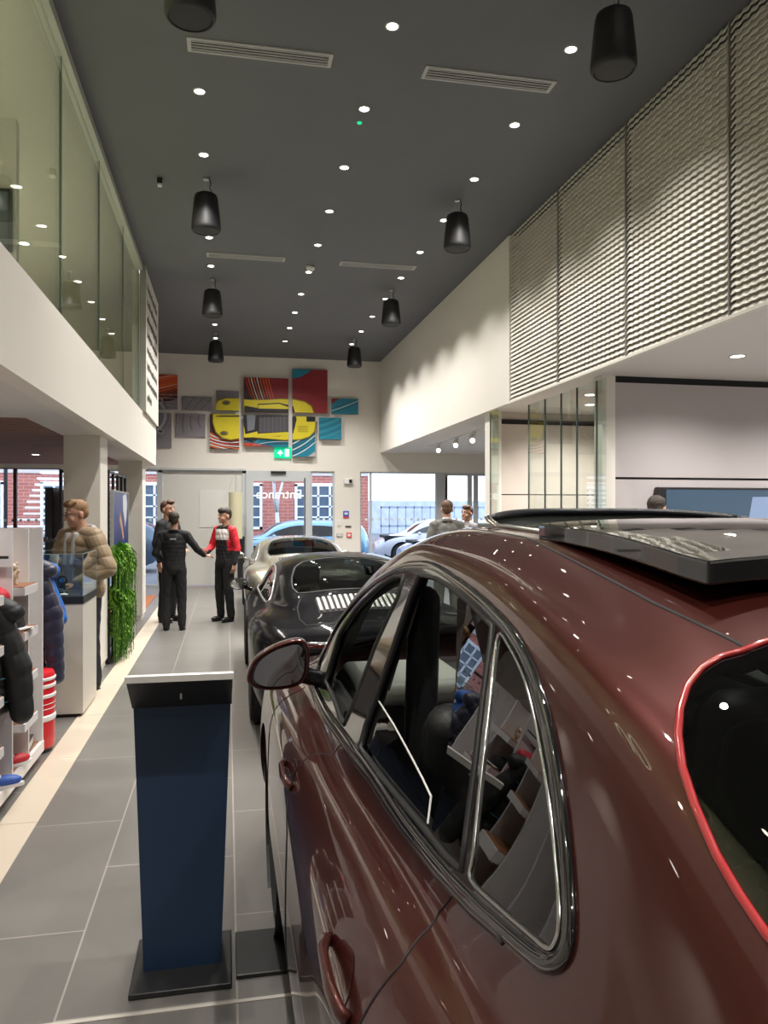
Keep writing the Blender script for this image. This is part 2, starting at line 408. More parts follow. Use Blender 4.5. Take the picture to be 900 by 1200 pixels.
def text(name, body, size, loc, rot, m, parent=None, ext=.003, sx=1):
    c = bpy.data.curves.new(name, 'FONT'); c.body = body; c.size = size; c.extrude = ext; c.align_x = 'CENTER'; c.offset = .004
    o = bpy.data.objects.new(name, c); COL.objects.link(o); o.location = loc; o.rotation_euler = rot; c.materials.append(m)
    if parent: o.parent = parent
    return o
text('lettering', 'Entrance', .30, (1.20, YB + .045, 2.02), (math.pi/2, 0, math.pi), mat('glowing_white_letters', (.9, .93, .97), .4, emit=.25), d)  # letters get a faint glow in the material, not a lit sign
B(-1.75, .43, YB - .015, YB, 2.655, 2.70).build('trim_10', GREYFRAME)['kind'] = 'structure'

# devices on the white pier
def device(name, x, z, w_, h_, m, lab, cat, dep=.02):
    o = MB().rbox((0, 0, 0), (w_, dep, h_), .006).build(name, m, loc=(x, YB - dep/2, z)); tag(o, lab, cat); return o
W3 = mat('white_plastic', (.78, .78, .76), .35)
def pxd(u, v): p = on_y(u, v, YB); return p[0], p[2]
x, z = pxd(408, 564)
ac = empty('wall_sensor', (x, YB, z), label='white wall sensor with black camera lens high on the pier', cat='sensor')
MB().rbox((-.0, -.03, 0), (.22, .05, .13), .01).build('housing', W3, ac); MB().rbox((.05, -.06, .0), (.07, .03, .08), .01).build('lens', BLACK, ac)
x, z = pxd(405.5, 603); fl = device('fire_notice', x, z, .14, .17, mat('blue_notice', (.05, .12, .55), .4), 'small blue and red fire notice on the white pier', 'sign', .01)
B(-.07, .07, -.009, -.005, -.085, -.045).build('footer', mat('notice_red', (.6, .06, .04), .4), fl); MB().box(-.04, .04, -.009, -.005, .0, .05).build('symbol', W3, fl)
x, z = pxd(408, 617); device('card_reader', x, z, .14, .03, BLACK, 'slim black slot reader under the fire notice', 'switch')
x, z = pxd(409, 627); rd = device('fire_call_point', x, z, .12, .12, mat('fire_red', (.75, .05, .05), .35), 'small red fire alarm call point on the pier', 'alarm'); B(-.035, .035, -.012, -.009, -.03, .03).build('glass_plate', W3, rd)
x, z = pxd(398, 627); sw = device('light_switch', x, z, .15, .09, mat('grey_plate', (.45, .45, .43), .4), 'grey three-gang switch plate left of the fire alarm', 'switch')
for q in (-.045, 0, .045): B(q - .016, q + .016, -.014, -.009, -.025, .025).build('rocker', W3, sw)
x, z = pxd(397, 613); device('door_intercom', x, z, .08, .14, W3, 'small white intercom on the pier above the switches', 'intercom')

# exit sign
ex = empty('exit_sign', tuple(on_y(331.5, 530.5, YB - .05)), label='green illuminated exit sign with arrow and running figure below the wall art', cat='exit sign')
GREEN = mat('exit_green', (.0, .62, .30), .4, emit=.55); EW = mat('exit_white', (.9, 1, .95), .4, emit=1.6)
MB().rbox((0, .02, 0), (.40, .04, .26), .008).build('housing', GREEN, ex)
MB().prism([(-.13, -.02), (-.075, -.02), (-.075, -.07), (-.055, -.07), (-.055, -.02), (0.0, -.02), (-.065, .06)], -.006, 0.0).build('arrow', EW, ex)
MB().box(.05, .14, -.004, 0, -.085, .085).build('doorway', EW, ex)
rn = MB().lathe([(.001, -.008), (.012, -.008), (.012, -.005), (.001, -.005)], (.085, 0, .055), 'y', 10)
rn.prism([(.075, .04), (.1, .038), (.108, 0), (.125, -.05), (.112, -.055), (.092, -.015), (.075, -.055), (.062, -.05), (.082, 0)], -.009, -.006); rn.build('running_figure', GREEN, ex)

# ------------------------------------------------------------------ wall art: twelve canvases
def PX(X, Y):
    p = on_y(170 + X/3, 400 + Y/3, YB - .03); return (p[0], p[2])
def clip(poly, x0, x1, z0, z1):
    for ax, lim, sg in ((0, x0, 1), (0, x1, -1), (1, z0, 1), (1, z1, -1)):
        out = []
        for i in range(len(poly)):
            a, b = poly[i-1], poly[i]; ia = (a[ax]-lim)*sg >= 0; ib = (b[ax]-lim)*sg >= 0
            if ia != ib:
                t = (lim-a[ax])/(b[ax]-a[ax]); out.append((a[0]+t*(b[0]-a[0]), a[1]+t*(b[1]-a[1])))
            if ib: out.append(b)
        poly = out
        if len(poly) < 3: return []
    return poly
def A(n, c, r=.45): return mat('print_' + n, c, r)
GREYA = A('grey', (.25, .235, .26)); GREYL = A('pale_grey', (.42, .40, .43)); GREYD = A('dark_grey', (.07, .065, .075)); DRED = A('dark_red', (.26, .018, .028))
ORG = A('orange', (.75, .13, .03)); RED = A('red', (.55, .03, .03)); TEAL = A('teal', (.01, .20, .30)); TEALD = A('deep_teal', (.01, .07, .12)); WHT = A('white', (.75, .75, .75))
YEL = A('yellow', (.62, .52, .02)); YELD = A('olive', (.25, .20, .01)); BLKA = A('black', (.012, .012, .015)); BRN = A('brown', (.07, .02, .02)); STEEL = A('steel', (.16, .17, .20))
layers = []
def lay(m, pts): layers.append((m, [PX(*p) for p in pts]))
def streak(m, p0, p1, p2, w0, w1, n=8):
    q = []
    for i in range(n + 1):
        t = i/n; x = (1-t)**2*p0[0] + 2*t*(1-t)*p1[0] + t*t*p2[0]; y = (1-t)**2*p0[1] + 2*t*(1-t)*p1[1] + t*t*p2[1]
        dx = 2*(1-t)*(p1[0]-p0[0]) + 2*t*(p2[0]-p1[0]); dy = 2*(1-t)*(p1[1]-p0[1]) + 2*t*(p2[1]-p1[1]); L = math.hypot(dx, dy) or 1
        ww = (w0 + (w1-w0)*t)/2; q.append(((x - dy/L*ww, y + dx/L*ww), (x + dy/L*ww, y - dx/L*ww)))
    for a, b in zip(q, q[1:]): lay(m, [a[0], b[0], b[1], a[1]])
rg = random.Random(3)
# backgrounds
lay(ORG, [(-80, 100), (120, 100), (120, 165), (-80, 215)]); lay(BRN, [(-80, 215), (120, 165), (120, 200), (-80, 262)])
for k in range(14): streak(rg.choice((RED, BRN, WHT, ORG)), (-80, 130+k*9), (40, 120+k*7), (120, 100+k*7), 3, 1.2)
for k in range(9): streak(GREYL, (20, 190+k*13), (70, 185+k*12), (120, 190+k*13), 1, 2)
for k in range(15): streak(GREYL if k % 3 else GREYD, (105+k*10, 330-k*3), (100+k*7, 250), (140+k*12, 195), 1.6, .8)
for k in range(8): streak(GREYL, (120, 200+k*7), (180, 205+k*9), (240, 225+k*6), 1.2, 1.2)
lay(BRN, [(225, 255), (335, 255), (335, 385), (225, 385)])
for k in range(9): streak(rg.choice((ORG, RED, WHT)), (225, 350+k*6-30), (270, 380+k*4-30), (335, 330+k*8), 3.5, 3)
lay(DRED, [(345, 128), (505, 128), (505, 255), (345, 255)]); lay(BRN, [(345, 128), (400, 128), (440, 205), (345, 215)])
for k in range(9): streak(rg.choice((ORG, RED, WHT, ORG)), (352+k*10, 128), (365+k*10, 180), (380+k*9, 208), 4, 1.5)
lay(DRED, [(515, 98), (645, 98), (645, 256), (515, 256)]); lay(TEAL, [(515, 98), (590, 98), (575, 110), (545, 128), (515, 134)])
lay(TEAL, [(650, 200), (750, 200), (750, 260), (650, 260)]); lay(DRED, [(650, 200), (690, 200), (670, 210), (650, 228)])
for k in range(3): streak(WHT if k == 1 else TEALD, (650, 255-k*8), (700, 240-k*8), (750, 215-k*5), 2, 2)
lay(BRN, [(345, 258), (505, 258), (505, 375), (345, 375)]); lay(TEAL, [(395, 345), (505, 345), (505, 375), (370, 375)])
for k in range(7): streak(rg.choice((ORG, RED, TEAL)), (345, 350+k*4), (400, 352+k*3), (470, 372+k*4), 2.5, 2)
for k in range(5): streak(WHT if k == 2 else TEALD, (400, 372-k*5), (450, 360-k*5), (505, 362-k*4), 1.5, 1.5)
lay(TEAL, [(515, 262), (600, 262), (600, 410), (515, 410)])
for k in range(12): streak(TEALD if k % 3 else WHT, (515, 405-k*7), (560, 390-k*8), (600, 352-k*8), 3, 2)
lay(GREYL, [(565, 410), (600, 385), (600, 410)])
lay(TEAL, [(605, 265), (692, 265), (692, 350), (605, 350)])
for k in range(6): streak(TEALD if k % 2 else A('light_teal', (.05, .32, .40)), (605, 345-k*11), (650, 335-k*11), (692, 312-k*11), 2.5, 2)
# grey car nose on the left canvases
def ellp(cx, cy, rx, ry, a0=0, a1=360, n=28): return [(cx + rx*math.cos(math.radians(a0+(a1-a0)*i/n)), cy + ry*math.sin(math.radians(a0+(a1-a0)*i/n))) for i in range(n + (a1-a0 < 360))]
lay(STEEL, ellp(20, 262, 66, 68)); lay(GREYL, ellp(20, 262, 58, 60)); lay(STEEL, ellp(14, 262, 54, 55)); lay(GREYL, ellp(52, 210, 12, 10)); lay(GREYD, ellp(52, 210, 8, 6)); lay(GREYL, ellp(56, 318, 12, 9)); lay(GREYD, ellp(56, 318, 8, 5))
# yellow coupe seen from above
body = [(240, 285), (240, 262), (246, 232), (258, 212), (285, 203), (330, 204), (365, 208), (420, 209), (470, 206), (520, 207), (560, 216), (582, 232), (594, 262), (597, 290), (592, 318), (575, 335), (545, 345), (490, 347), (430, 342), (380, 338), (340, 340), (300, 346), (272, 338), (250, 318)]
lay(YELD, [(x + (-3 if x < 420 else 3), y + (-3 if y < 275 else 3)) for x, y in body]); lay(YEL, body)
lay(BLKA, [(350, 228), (395, 236), (395, 318), (352, 328), (344, 278)]); lay(STEEL, [(356, 250), (388, 262), (384, 312), (360, 318)])
lay(BLKA, [(395, 222), (470, 218), (520, 230), (532, 275), (520, 325), (470, 336), (395, 332)]); lay(YEL, [(396, 226), (470, 222), (512, 236), (505, 240), (398, 238)]); lay(GREYD, [(400, 270), (505, 266), (505, 318), (400, 322)])
for k in range(7): streak(STEEL, (405+k*14, 262), (405+k*14, 290), (405+k*14, 322), .8, .8, 3)
lay(YEL, [(396, 326), (505, 320), (505, 333), (396, 336)]); lay(BLKA, [(566, 262), (596, 264), (596, 284), (566, 284)]); lay(YELD, ellp(278, 325, 15, 9)); lay(GREYD, ellp(276, 325, 10, 5)); lay(YELD, ellp(285, 218, 15, 9)); lay(GREYD, ellp(285, 218, 10, 5))
lay(YELD, [(250, 262), (340, 262), (340, 268), (250, 268)]); lay(BLKA, [(262, 263), (330, 263), (330, 266), (262, 266)])
lay(BLKA, [(345, 206), (372, 196), (380, 207)]); lay(BLKA, [(345, 340), (378, 352), (384, 340)])
for k in range(4): lay(YELD, [(535, 300+k*6), (572, 300+k*6), (572, 302+k*6), (535, 302+k*6)])
rects = {'A': (-75, 115, 114, 238), 'B': (129, 195, 235, 243), 'C': (250, 174, 330, 245), 'D': (347, 130, 503, 250), 'E': (517, 101, 640, 253), 'F': (655, 203, 748, 257),
         'G': (-60, 252, 93, 373), 'H': (108, 254, 212, 336), 'I': (228, 258, 331, 378), 'J': (347, 261, 503, 371), 'K': (517, 266, 597, 406), 'L': (611, 270, 688, 346)}
labs = {'A': 'square canvas with orange streaks above a grey car nose', 'B': 'small wide grey streaked canvas, upper row of the wall art', 'C': 'grey canvas with the yellow car headlight, upper row',
        'D': 'dark red canvas with orange rays above the yellow car cabin', 'E': 'tallest dark red canvas with a teal corner', 'F': 'small teal canvas at the end of the upper row',
        'G': 'grey canvas with the lower half of the grey car nose', 'H': 'grey canvas with white curved lines, lower row', 'I': 'canvas with yellow car nose over orange stripes, lower row',
        'J': 'wide canvas with black yellow car windscreen and roof', 'K': 'tall canvas with yellow car tail over teal stripes', 'L': 'small teal striped canvas at the end of the lower row'}
for k, (X0, Y0, X1, Y1) in rects.items():
    a = PX(X0, (Y0+Y1)/2); b = PX(X1, (Y0+Y1)/2); c = PX((X0+X1)/2, Y0); d_ = PX((X0+X1)/2, Y1)
    x0, x1, z1, z0 = a[0], b[0], c[1], d_[1]
    r = empty('wall_art_canvas', ((x0+x1)/2, YB, z0), label=labs[k], cat='picture', group='car picture canvases on the end wall')
    o0 = ((x0+x1)/2, YB, z0)
    MB().box(x0, x1, YB - .035, YB, z0, z1).build('canvas', GREYA, r, origin=o0)
    V = []; Fc = []; mats = []; mi = []
    for li, (m, poly) in enumerate(layers):
        p = clip(poly, x0, x1, z0, z1)
        if len(p) < 3: continue
        if m not in mats: mats.append(m)
        y = YB - .036 - li*.00012; bse = len(V)
        # face the room (-y)
        ar = sum(p[i-1][0]*p[i][1] - p[i][0]*p[i-1][1] for i in range(len(p)))
        if ar < 0: p = p[::-1]
        V += [(q[0], y, q[1]) for q in p]; Fc.append(list(range(bse, bse + len(p)))); mi.append(mats.index(m))
    if Fc: link_mesh('print', V, Fc, None, r, origin=o0, mats=mats, midx=mi)

# ------------------------------------------------------------------ ceiling fittings
LENS = mat('lamp_disc', (1, .96, .88), .4, emit=EMIT, emit_col=(1, .93, .80))
TRIMW = mat('lamp_trim', (.55, .54, .52), .4)
def spot_light(parent, watts, loc=(0, 0, -.03), angle=108, blend=.8, col=(1, .955, .90), rad=.04):
    l = bpy.data.lights.new('spot_beam', 'SPOT'); l.energy = watts; l.spot_size = math.radians(angle); l.spot_blend = blend; l.color = col; l.shadow_soft_size = rad
    o = bpy.data.objects.new('spot_beam', l); COL.objects.link(o); o.parent = parent; o.location = loc; return o
def downlight(loc, lab, grp, watts, r=.042, **k):
    e = empty('ceiling_downlight', loc, label=lab, cat='ceiling light', group=grp)
    MB().lathe([(r, .006), (r, -.006), (r*1.25, -.008), (r*1.3, .0)], n=20, cap=False).build('trim_ring', TRIMW, e, smooth=True, angle=40)
    MB().lathe([(.001, -.004), (r, -.004), (r, -.001), (.001, -.001)], n=20).build('lens', LENS, e)
    if watts: spot_light(e, watts, **k)
    return e
ORD = ['first', 'second', 'third', 'fourth', 'fifth', 'sixth', 'seventh', 'eighth', 'ninth', 'tenth']
rows = ((-.23, 'row beside the balcony'), (1.20, 'middle row'), (2.62, 'row beside the mesh wall'))
for x, rn_ in rows:
    for k in range(-9, 10):
        y = 5.56 + 1.19*k + (0 if k < 9 else 0)
        if x < 0 and abs(y - 9.13) < .3: pass
        if y > 17.2: continue
        vis = y > 5.0
        lab_ = (ORD[k] + ' ceiling spotlight from the camera, ' + rn_) if k >= 0 else (ORD[-k-1] + ' ceiling spotlight behind the camera, ' + rn_)
        downlight((x, y, CEIL), lab_, 'recessed spotlights in the dark ceiling, ' + rn_, (SPOT_W * (1.15 if y > 11 else .85)) if k % 2 == 0 or vis else 0, angle=140 if (y > 14 and 0 < x < 2) else 108)
# low-ceiling lights: grid extended with added lamps to brighten the wall and soffit
for i_, (x, y) in enumerate([(x_, y_) for x_ in (4.55, 6.3, 8.1) for y_ in (6.2, 4.2, 2.2, .2)] + [(4.7, 9.4), (4.3, 8.6)]):
    downlight((x, y, LOW), ('low ceiling light of the extended fill grid, %s from the grey wall, %s row from the mesh' % (ORD[i_ % 4], ORD[i_//4])) if i_ < 12 else ('ceiling light behind the glass partition, ' + ('farther' if i_ == 12 else 'nearer') + ' one'), 'recessed lights in the low right ceiling', 175, .06, col=(1, .94, .89), angle=150)
for i_, (x, y) in enumerate(((-2.6, 8.7), (-2.6, 11.4), (-4.6, 8.7), (-4.6, 11.4), (-1.85, 5.9), (-1.85, 4.4), (-1.85, 2.6), (-1.85, .8), (-1.85, -1.2))):
    downlight((x, y, 2.50), ('recessed light in the timber slat ceiling, ' + ('near inner', 'far inner', 'near outer', 'far outer')[i_]) if i_ < 4 else ('recessed light under the balcony over the shelving, ' + ORD[i_-4] + ' from the slats'), 'recessed lights under the balcony', 60, .05, col=(1, .94, .87))
for i_, (x, y) in enumerate(((-2.6, 3.6), (-2.6, 6.0), (-2.6, 8.4), (-2.6, 10.8), (-4.2, 3.6), (-4.2, 6.0), (-4.2, 8.4), (-4.2, 10.8), (-2.6, 1.2), (-4.2, 1.2))):
    downlight((x, y, 5.22), ('ceiling light upstairs behind the glass, ' + ('inner row by the glass' if x > -3 else 'outer row') + ', ' + {1.2: 'first', 3.6: 'second', 6.0: 'third', 8.4: 'fourth', 10.8: 'fifth'}[y] + ' along'), 'lights upstairs behind the glass', 170, .06, col=(1, .93, .75))
struct('wall_gallery_partition', B(-5.6, -1.85, 7.4, 7.5, 3.14, 5.22), WHITE)
e = empty('framed_picture', (-2.12, 7.40, 4.02), label='dark framed picture upstairs behind the green glass', cat='picture')
MB().box(-.24, .24, -.03, 0, 0, .56).build('frame', BLACK, e); MB().box(-.21, .21, -.033, -.03, .03, .53).build('print', mat('print_slate', (.10, .14, .16), .4), e)
for k, (x, y) in enumerate(((-2.3, 4.3), (-2.6, 5.0))):
    e = empty('ring_pendant', (x, y, 4.75), label='oval glowing pendant lamp upstairs behind glass, ' + ('nearer' if k == 0 else 'farther'), cat='pendant lamp')
    MB().tube([(.28*math.cos(t*math.pi/12), .28*math.sin(t*math.pi/12), 0) for t in range(24)], .03, 8, closed=True).build('glow_ring', mat('ring_glow', (1, 1, .8), .4, emit=4.0), e, smooth=True)
    MB().cyl((0, 0, 0), (0, 0, .47), .004, 6).cyl((-.28, 0, 0), (0, 0, .12), .003, 6).cyl((.28, 0, 0), (0, 0, .12), .003, 6).build('cord', BLACK, e)
# far right room under the low ceiling
for (x, y) in ((4.6, 12.3), (6.6, 12.3), (4.6, 15.2), (6.6, 15.2)):
    downlight((x, y, LOW), 'recessed light in the far right room, ' + ('left' if x < 5 else 'right') + (' near' if y < 13 else ' far') + ' one', 'recessed lights in the far right room', 260, .05, angle=150)
# ceiling speakers
def speaker(x, y, lab):
    e = empty('pendant_speaker', (x, y, CEIL), label=lab, cat='speaker', group='black pendant speakers')
    prof = [(.02, -.17), (.09, -.172), (.118, -.19), (.128, -.23), (.148, -.42), (.157, -.53), (.155, -.56), (.145, -.575), (.135, -.577), (.13, -.565), (.001, -.565)]
    MB().lathe(prof, n=28).build('cabinet', mat('speaker_black', (.010, .010, .011), .55), e, smooth=True, angle=50)
    MB().lathe([(.128, -.571), (.05, -.575), (.001, -.576)], n=28).build('grille', mat('speaker_grille', (.022, .022, .022), .7, bump=.3, bscale=300), e)
    MB().cyl((0, 0, 0), (0, 0, -.17), .0035, 6).lathe([(.03, 0), (.03, -.02), (.01, -.025)], n=12).build('suspension_wire', SATIN, e)
    MB().tube([(.03, 0, 0), (.05, 0, -.05), (.035, 0, -.1), (.055, 0, -.14), (.04, 0, -.175)], .006, 6).build('cable', BLACK, e, smooth=True)
for i, y in enumerate((4.85, 8.50, 12.15, 15.8)):
    q = ('nearest the camera', 'second from the camera', 'third from the camera', 'nearest the end wall')[i]
    speaker(-.22, y, 'black bucket-shaped speaker hanging on the balcony side, ' + q); speaker(2.60, y, 'black bucket-shaped speaker hanging on the mesh wall side, ' + q)
def vent(x0, x1, y, lab, g=None):
    e = empty('air_vent', ((x0+x1)/2, y, CEIL), label=lab, cat='air vent'); h = (x1-x0)/2
    MB().box(-h, h, -.09, -.07, -.012, 0).box(-h, h, .07, .09, -.012, 0).box(-h, -h+.03, -.07, .07, -.012, 0).box(h-.03, h, -.07, .07, -.012, 0).build('frame', mat('vent_grey', (.42, .42, .42), .5), e)
    s_ = MB()
    for k in range(4): yy = -.052 + k*.035; s_.box(-h+.03, h-.03, yy - .0055, yy + .0055, -.011, -.003)
    s_.build('slats', mat('vent_grey', (.42, .42, .42), .5), e); B(-h+.03, h-.03, -.07, .07, -.002, 0).build('backing', GAP, e)
vent(-.30, .82, 6.08, 'long grey slotted vent in the dark ceiling nearest the balcony glass'); vent(1.57, 2.70, 6.08, 'long grey slotted vent in the dark ceiling nearest the mesh wall')
vent(-.28, .81, 11.0, 'far slotted ceiling vent on the balcony side'); vent(1.60, 2.72, 11.0, 'far slotted ceiling vent on the mesh wall side')
o = MB().box(3.95+1.2, 3.95+2.6, 5.9, 6.1, LOW - .006, LOW).build('linear_vent', mat('vent_light_grey', (.38, .37, .37), .5)); tag(o, 'long pale slot vent in the low right ceiling', 'air vent')
e = empty('smoke_detector', (1.2, 11.25, CEIL), label='round white smoke detector between the downlights', cat='smoke detector')
MB().lathe([(.001, -.06), (.04, -.06), (.06, -.04), (.065, 0)], n=20).build('body', W3, e, smooth=True)
MB().lathe([(.03, -.065), (.03, -.058), (.02, -.058)], n=16).build('sensor', mat('sensor_grey', (.3, .3, .3), .4), e)
e = empty('ceiling_camera', (-.71, 8.6, CEIL), label='tiny black and white sensor on the ceiling near the balcony', cat='camera')
MB().rbox((0, 0, -.03), (.06, .06, .06), .01).build('body', BLACK, e); MB().rbox((0, 0, -.075), (.045, .045, .03), .008).build('lens_cap', W3, e)
e = MB().lathe([(.001, -.010), (.02, -.010), (.024, 0)], (0, 0, 0), n=16).build('indicator_light', mat('green_led', (.0, .5, .2), .4, emit=1.2), loc=(1.2, 7.0, CEIL)); tag(e, 'small green indicator lamp beside a ceiling spotlight', 'indicator light')
# track lights in the far right room
tr = MB().box(-.015, .015, -2.2, 2.2, -.025, 0).build('track_rail', W3, loc=(4.25, 14.2, LOW)); tag(tr, 'white ceiling track rail in the far right room', 'light track')
for i, y in enumerate((12.9, 13.9, 15.1)):
    e = empty('track_spotlight', (4.25, y, LOW - .025), label='white cylindrical track spotlight, ' + ('nearest the glass pane', 'middle one of three', 'nearest the far windows')[i], cat='track light')
    MB().cyl((0, 0, 0), (0, 0, -.08), .012, 8).rbox((0, 0, -.02), (.04, .12, .03), .005).build('bracket', W3, e)
    MB().cyl((0, .09, -.06), (-.06, -.10, -.15), .05, 16).build('lamp_head', W3, e, smooth=True, angle=40)
    MB().cyl((-.06, -.10, -.15), (-.063, -.107, -.153), .04, 16).build('lens', mat('track_lens', (1, 1, .95), .4, emit=6), e)


# ------------------------------------------------------------------ outdoors
struct('ground_outside', B(-60, 60, YB + .2, 120, -.12, -.02), mat('street_asphalt', (.16, .17, .19), .8, noise=.1, nscale=2))
def brick_mat():
    m = bpy.data.materials.new('red_brickwork'); m.use_nodes = True; nt = m.node_tree; b = nt.nodes['Principled BSDF']
    tc = nt.nodes.new('ShaderNodeTexCoord'); mp = nt.nodes.new('ShaderNodeMapping'); mp.inputs['Rotation'].default_value = (math.pi/2, 0, 0)
    nt.links.new(tc.outputs['Object'], mp.inputs[0]); br = nt.nodes.new('ShaderNodeTexBrick')
    br.inputs['Scale'].default_value = 1; br.inputs['Brick Width'].default_value = .45; br.inputs['Row Height'].default_value = .15; br.inputs['Mortar Size'].default_value = .012
    br.inputs['Color1'].default_value = (.50, .16, .12, 1); br.inputs['Color2'].default_value = (.42, .13, .10, 1); br.inputs['Mortar'].default_value = (.55, .35, .32, 1)
    nt.links.new(mp.outputs[0], br.inputs['Vector']); nt.links.new(br.outputs['Color'], b.inputs['Base Color']); b.inputs['Roughness'].default_value = .85; return m
BRICK = brick_mat(); WPAINT = mat('white_window_paint', (.85, .87, .9), .5); PANE = mat('dark_window_pane', (.10, .14, .20), .1, coat=.5)
def building(x0, x1, y, h, label):
    r = empty('brick_building', ((x0+x1)/2, y, 0), label=label, cat='building'); W = (x1-x0)/2
    B(-W, W, 0, 5, -.05, h).build('brick_wall', BRICK, r)
    mb = MB()
    for z in (1.2, 4.4, 7.6): mb.box(-W, W, -.05, .02, z - 1.0, z - .78)
    mb.build('stone_band', mat('stone_band', (.62, .56, .54), .8), r)
    for z in (.9, 4.0, 7.2):
        x = -W + 1.2
        while x < W - 2.6:
            if z < h - 2.4:
                f = MB().box(x, x+2.2, -.08, .0, z, z+.12).box(x, x+2.2, -.08, 0, z+2.0, z+2.15).box(x, x+.12, -.08, 0, z, z+2.1).box(x+2.08, x+2.2, -.08, 0, z, z+2.1)
                for q in (.55, 1.1, 1.65): f.box(x+q-.05, x+q+.05, -.06, 0, z, z+2.1)
                for q in (.5, 1.0, 1.5): f.box(x, x+2.2, -.06, 0, z+q+.02, z+q+.09)
                o = f.build('window', WPAINT, r); B(x+.1, x+2.1, -.02, -.005, z+.1, z+2.05).build('pane', PANE, o)
            x += 3.7
    return r
building(-24, 6.6, 36, 11, 'long red brick building with white framed windows across the street')
struct('sky_horizon_ground', B(-60, 60, 60, 61, -.1, 2.6), mat('washed_out_far_bank', (.60, .66, .74), .9, noise=.3, nscale=1.5))  # bluish overexposure is put into the bank's colour
# street furniture beyond the right-hand windows
o = MB()
for k in range(40): o.box(8 + k*.45, 8.05 + k*.45, 40, 40.05, .0, 2.0)
o.box(8, 26, 40, 40.06, 1.9, 2.0).box(8, 26, 40, 40.06, .9, 1.0).box(8, 26, 40, 40.06, .1, .2)
tag(o.build('railing', mat('pale_blue_railing', (.35, .42, .55), .6)), 'pale blue-grey railing beyond the far right windows', 'railing')
# outdoor metal staircase seen through the left window
st = empty('outdoor_staircase', (-4.5, 20.5, 0), label='outdoor staircase of bright white treads behind the left window', cat='staircase')
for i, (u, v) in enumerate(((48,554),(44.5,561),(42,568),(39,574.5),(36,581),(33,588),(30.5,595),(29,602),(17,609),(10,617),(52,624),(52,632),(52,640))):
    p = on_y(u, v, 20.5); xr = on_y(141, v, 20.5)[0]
    MB().rbox(((p[0]+xr)/2 + 4.5, .0 , p[2]), (xr-p[0], .28, .05), .012).build('tread', mat('glowing_white_tread', (.92, .93, .95), .4, emit=.5), st)  # treads are given a glow of their own, they are no lamps
B(-.9, -.82, -.05, .0, 0, 3.0).build('stringer', mat('dark_steel', (.03, .03, .035), .5), st)
# bare street tree
def tree(x, y, h, lab):
    e = empty('bare_tree', (x, y, 0), label=lab, cat='tree'); R_ = random.Random(int(x*10)+5)
    tr_ = MB(); br_ = MB()
    def grow(p, d, L, r, dep, mb):
        q = p + d*L; mid = p + d*L*.5 + Vector((R_.uniform(-.05, .05), R_.uniform(-.05, .05), 0))*L
        mb.tube([p, mid, q], [r, r*.85, r*.7], 6)
        if dep == 0: return
        for k in range(3 if dep > 2 else 2):
            a = R_.uniform(.25, .6); ph = R_.uniform(0, 6.28)
            u = d.orthogonal().normalized(); u = Matrix.Rotation(ph, 3, d) @ u
            grow(q, (d*math.cos(a) + u*math.sin(a) + Vector((0, 0, .12))).normalized(), L*R_.uniform(.65, .85), r*.62, dep-1, br_)
    grow(Vector((0, 0, 0)), Vector((.03, 0, 1)).normalized(), h*.28, .10, 5, tr_)
    tr_.build('trunk', mat('pale_bark', (.62, .60, .60), .8), e, smooth=True); br_.build('branches', mat('pale_bark', (.62, .60, .60), .8), e, smooth=True)
tree(1.75, 28.5, 6.0, 'pale bare street tree behind the entrance door'); tree(-4.6, 26, 5.5, 'pale bare street tree behind the left window')

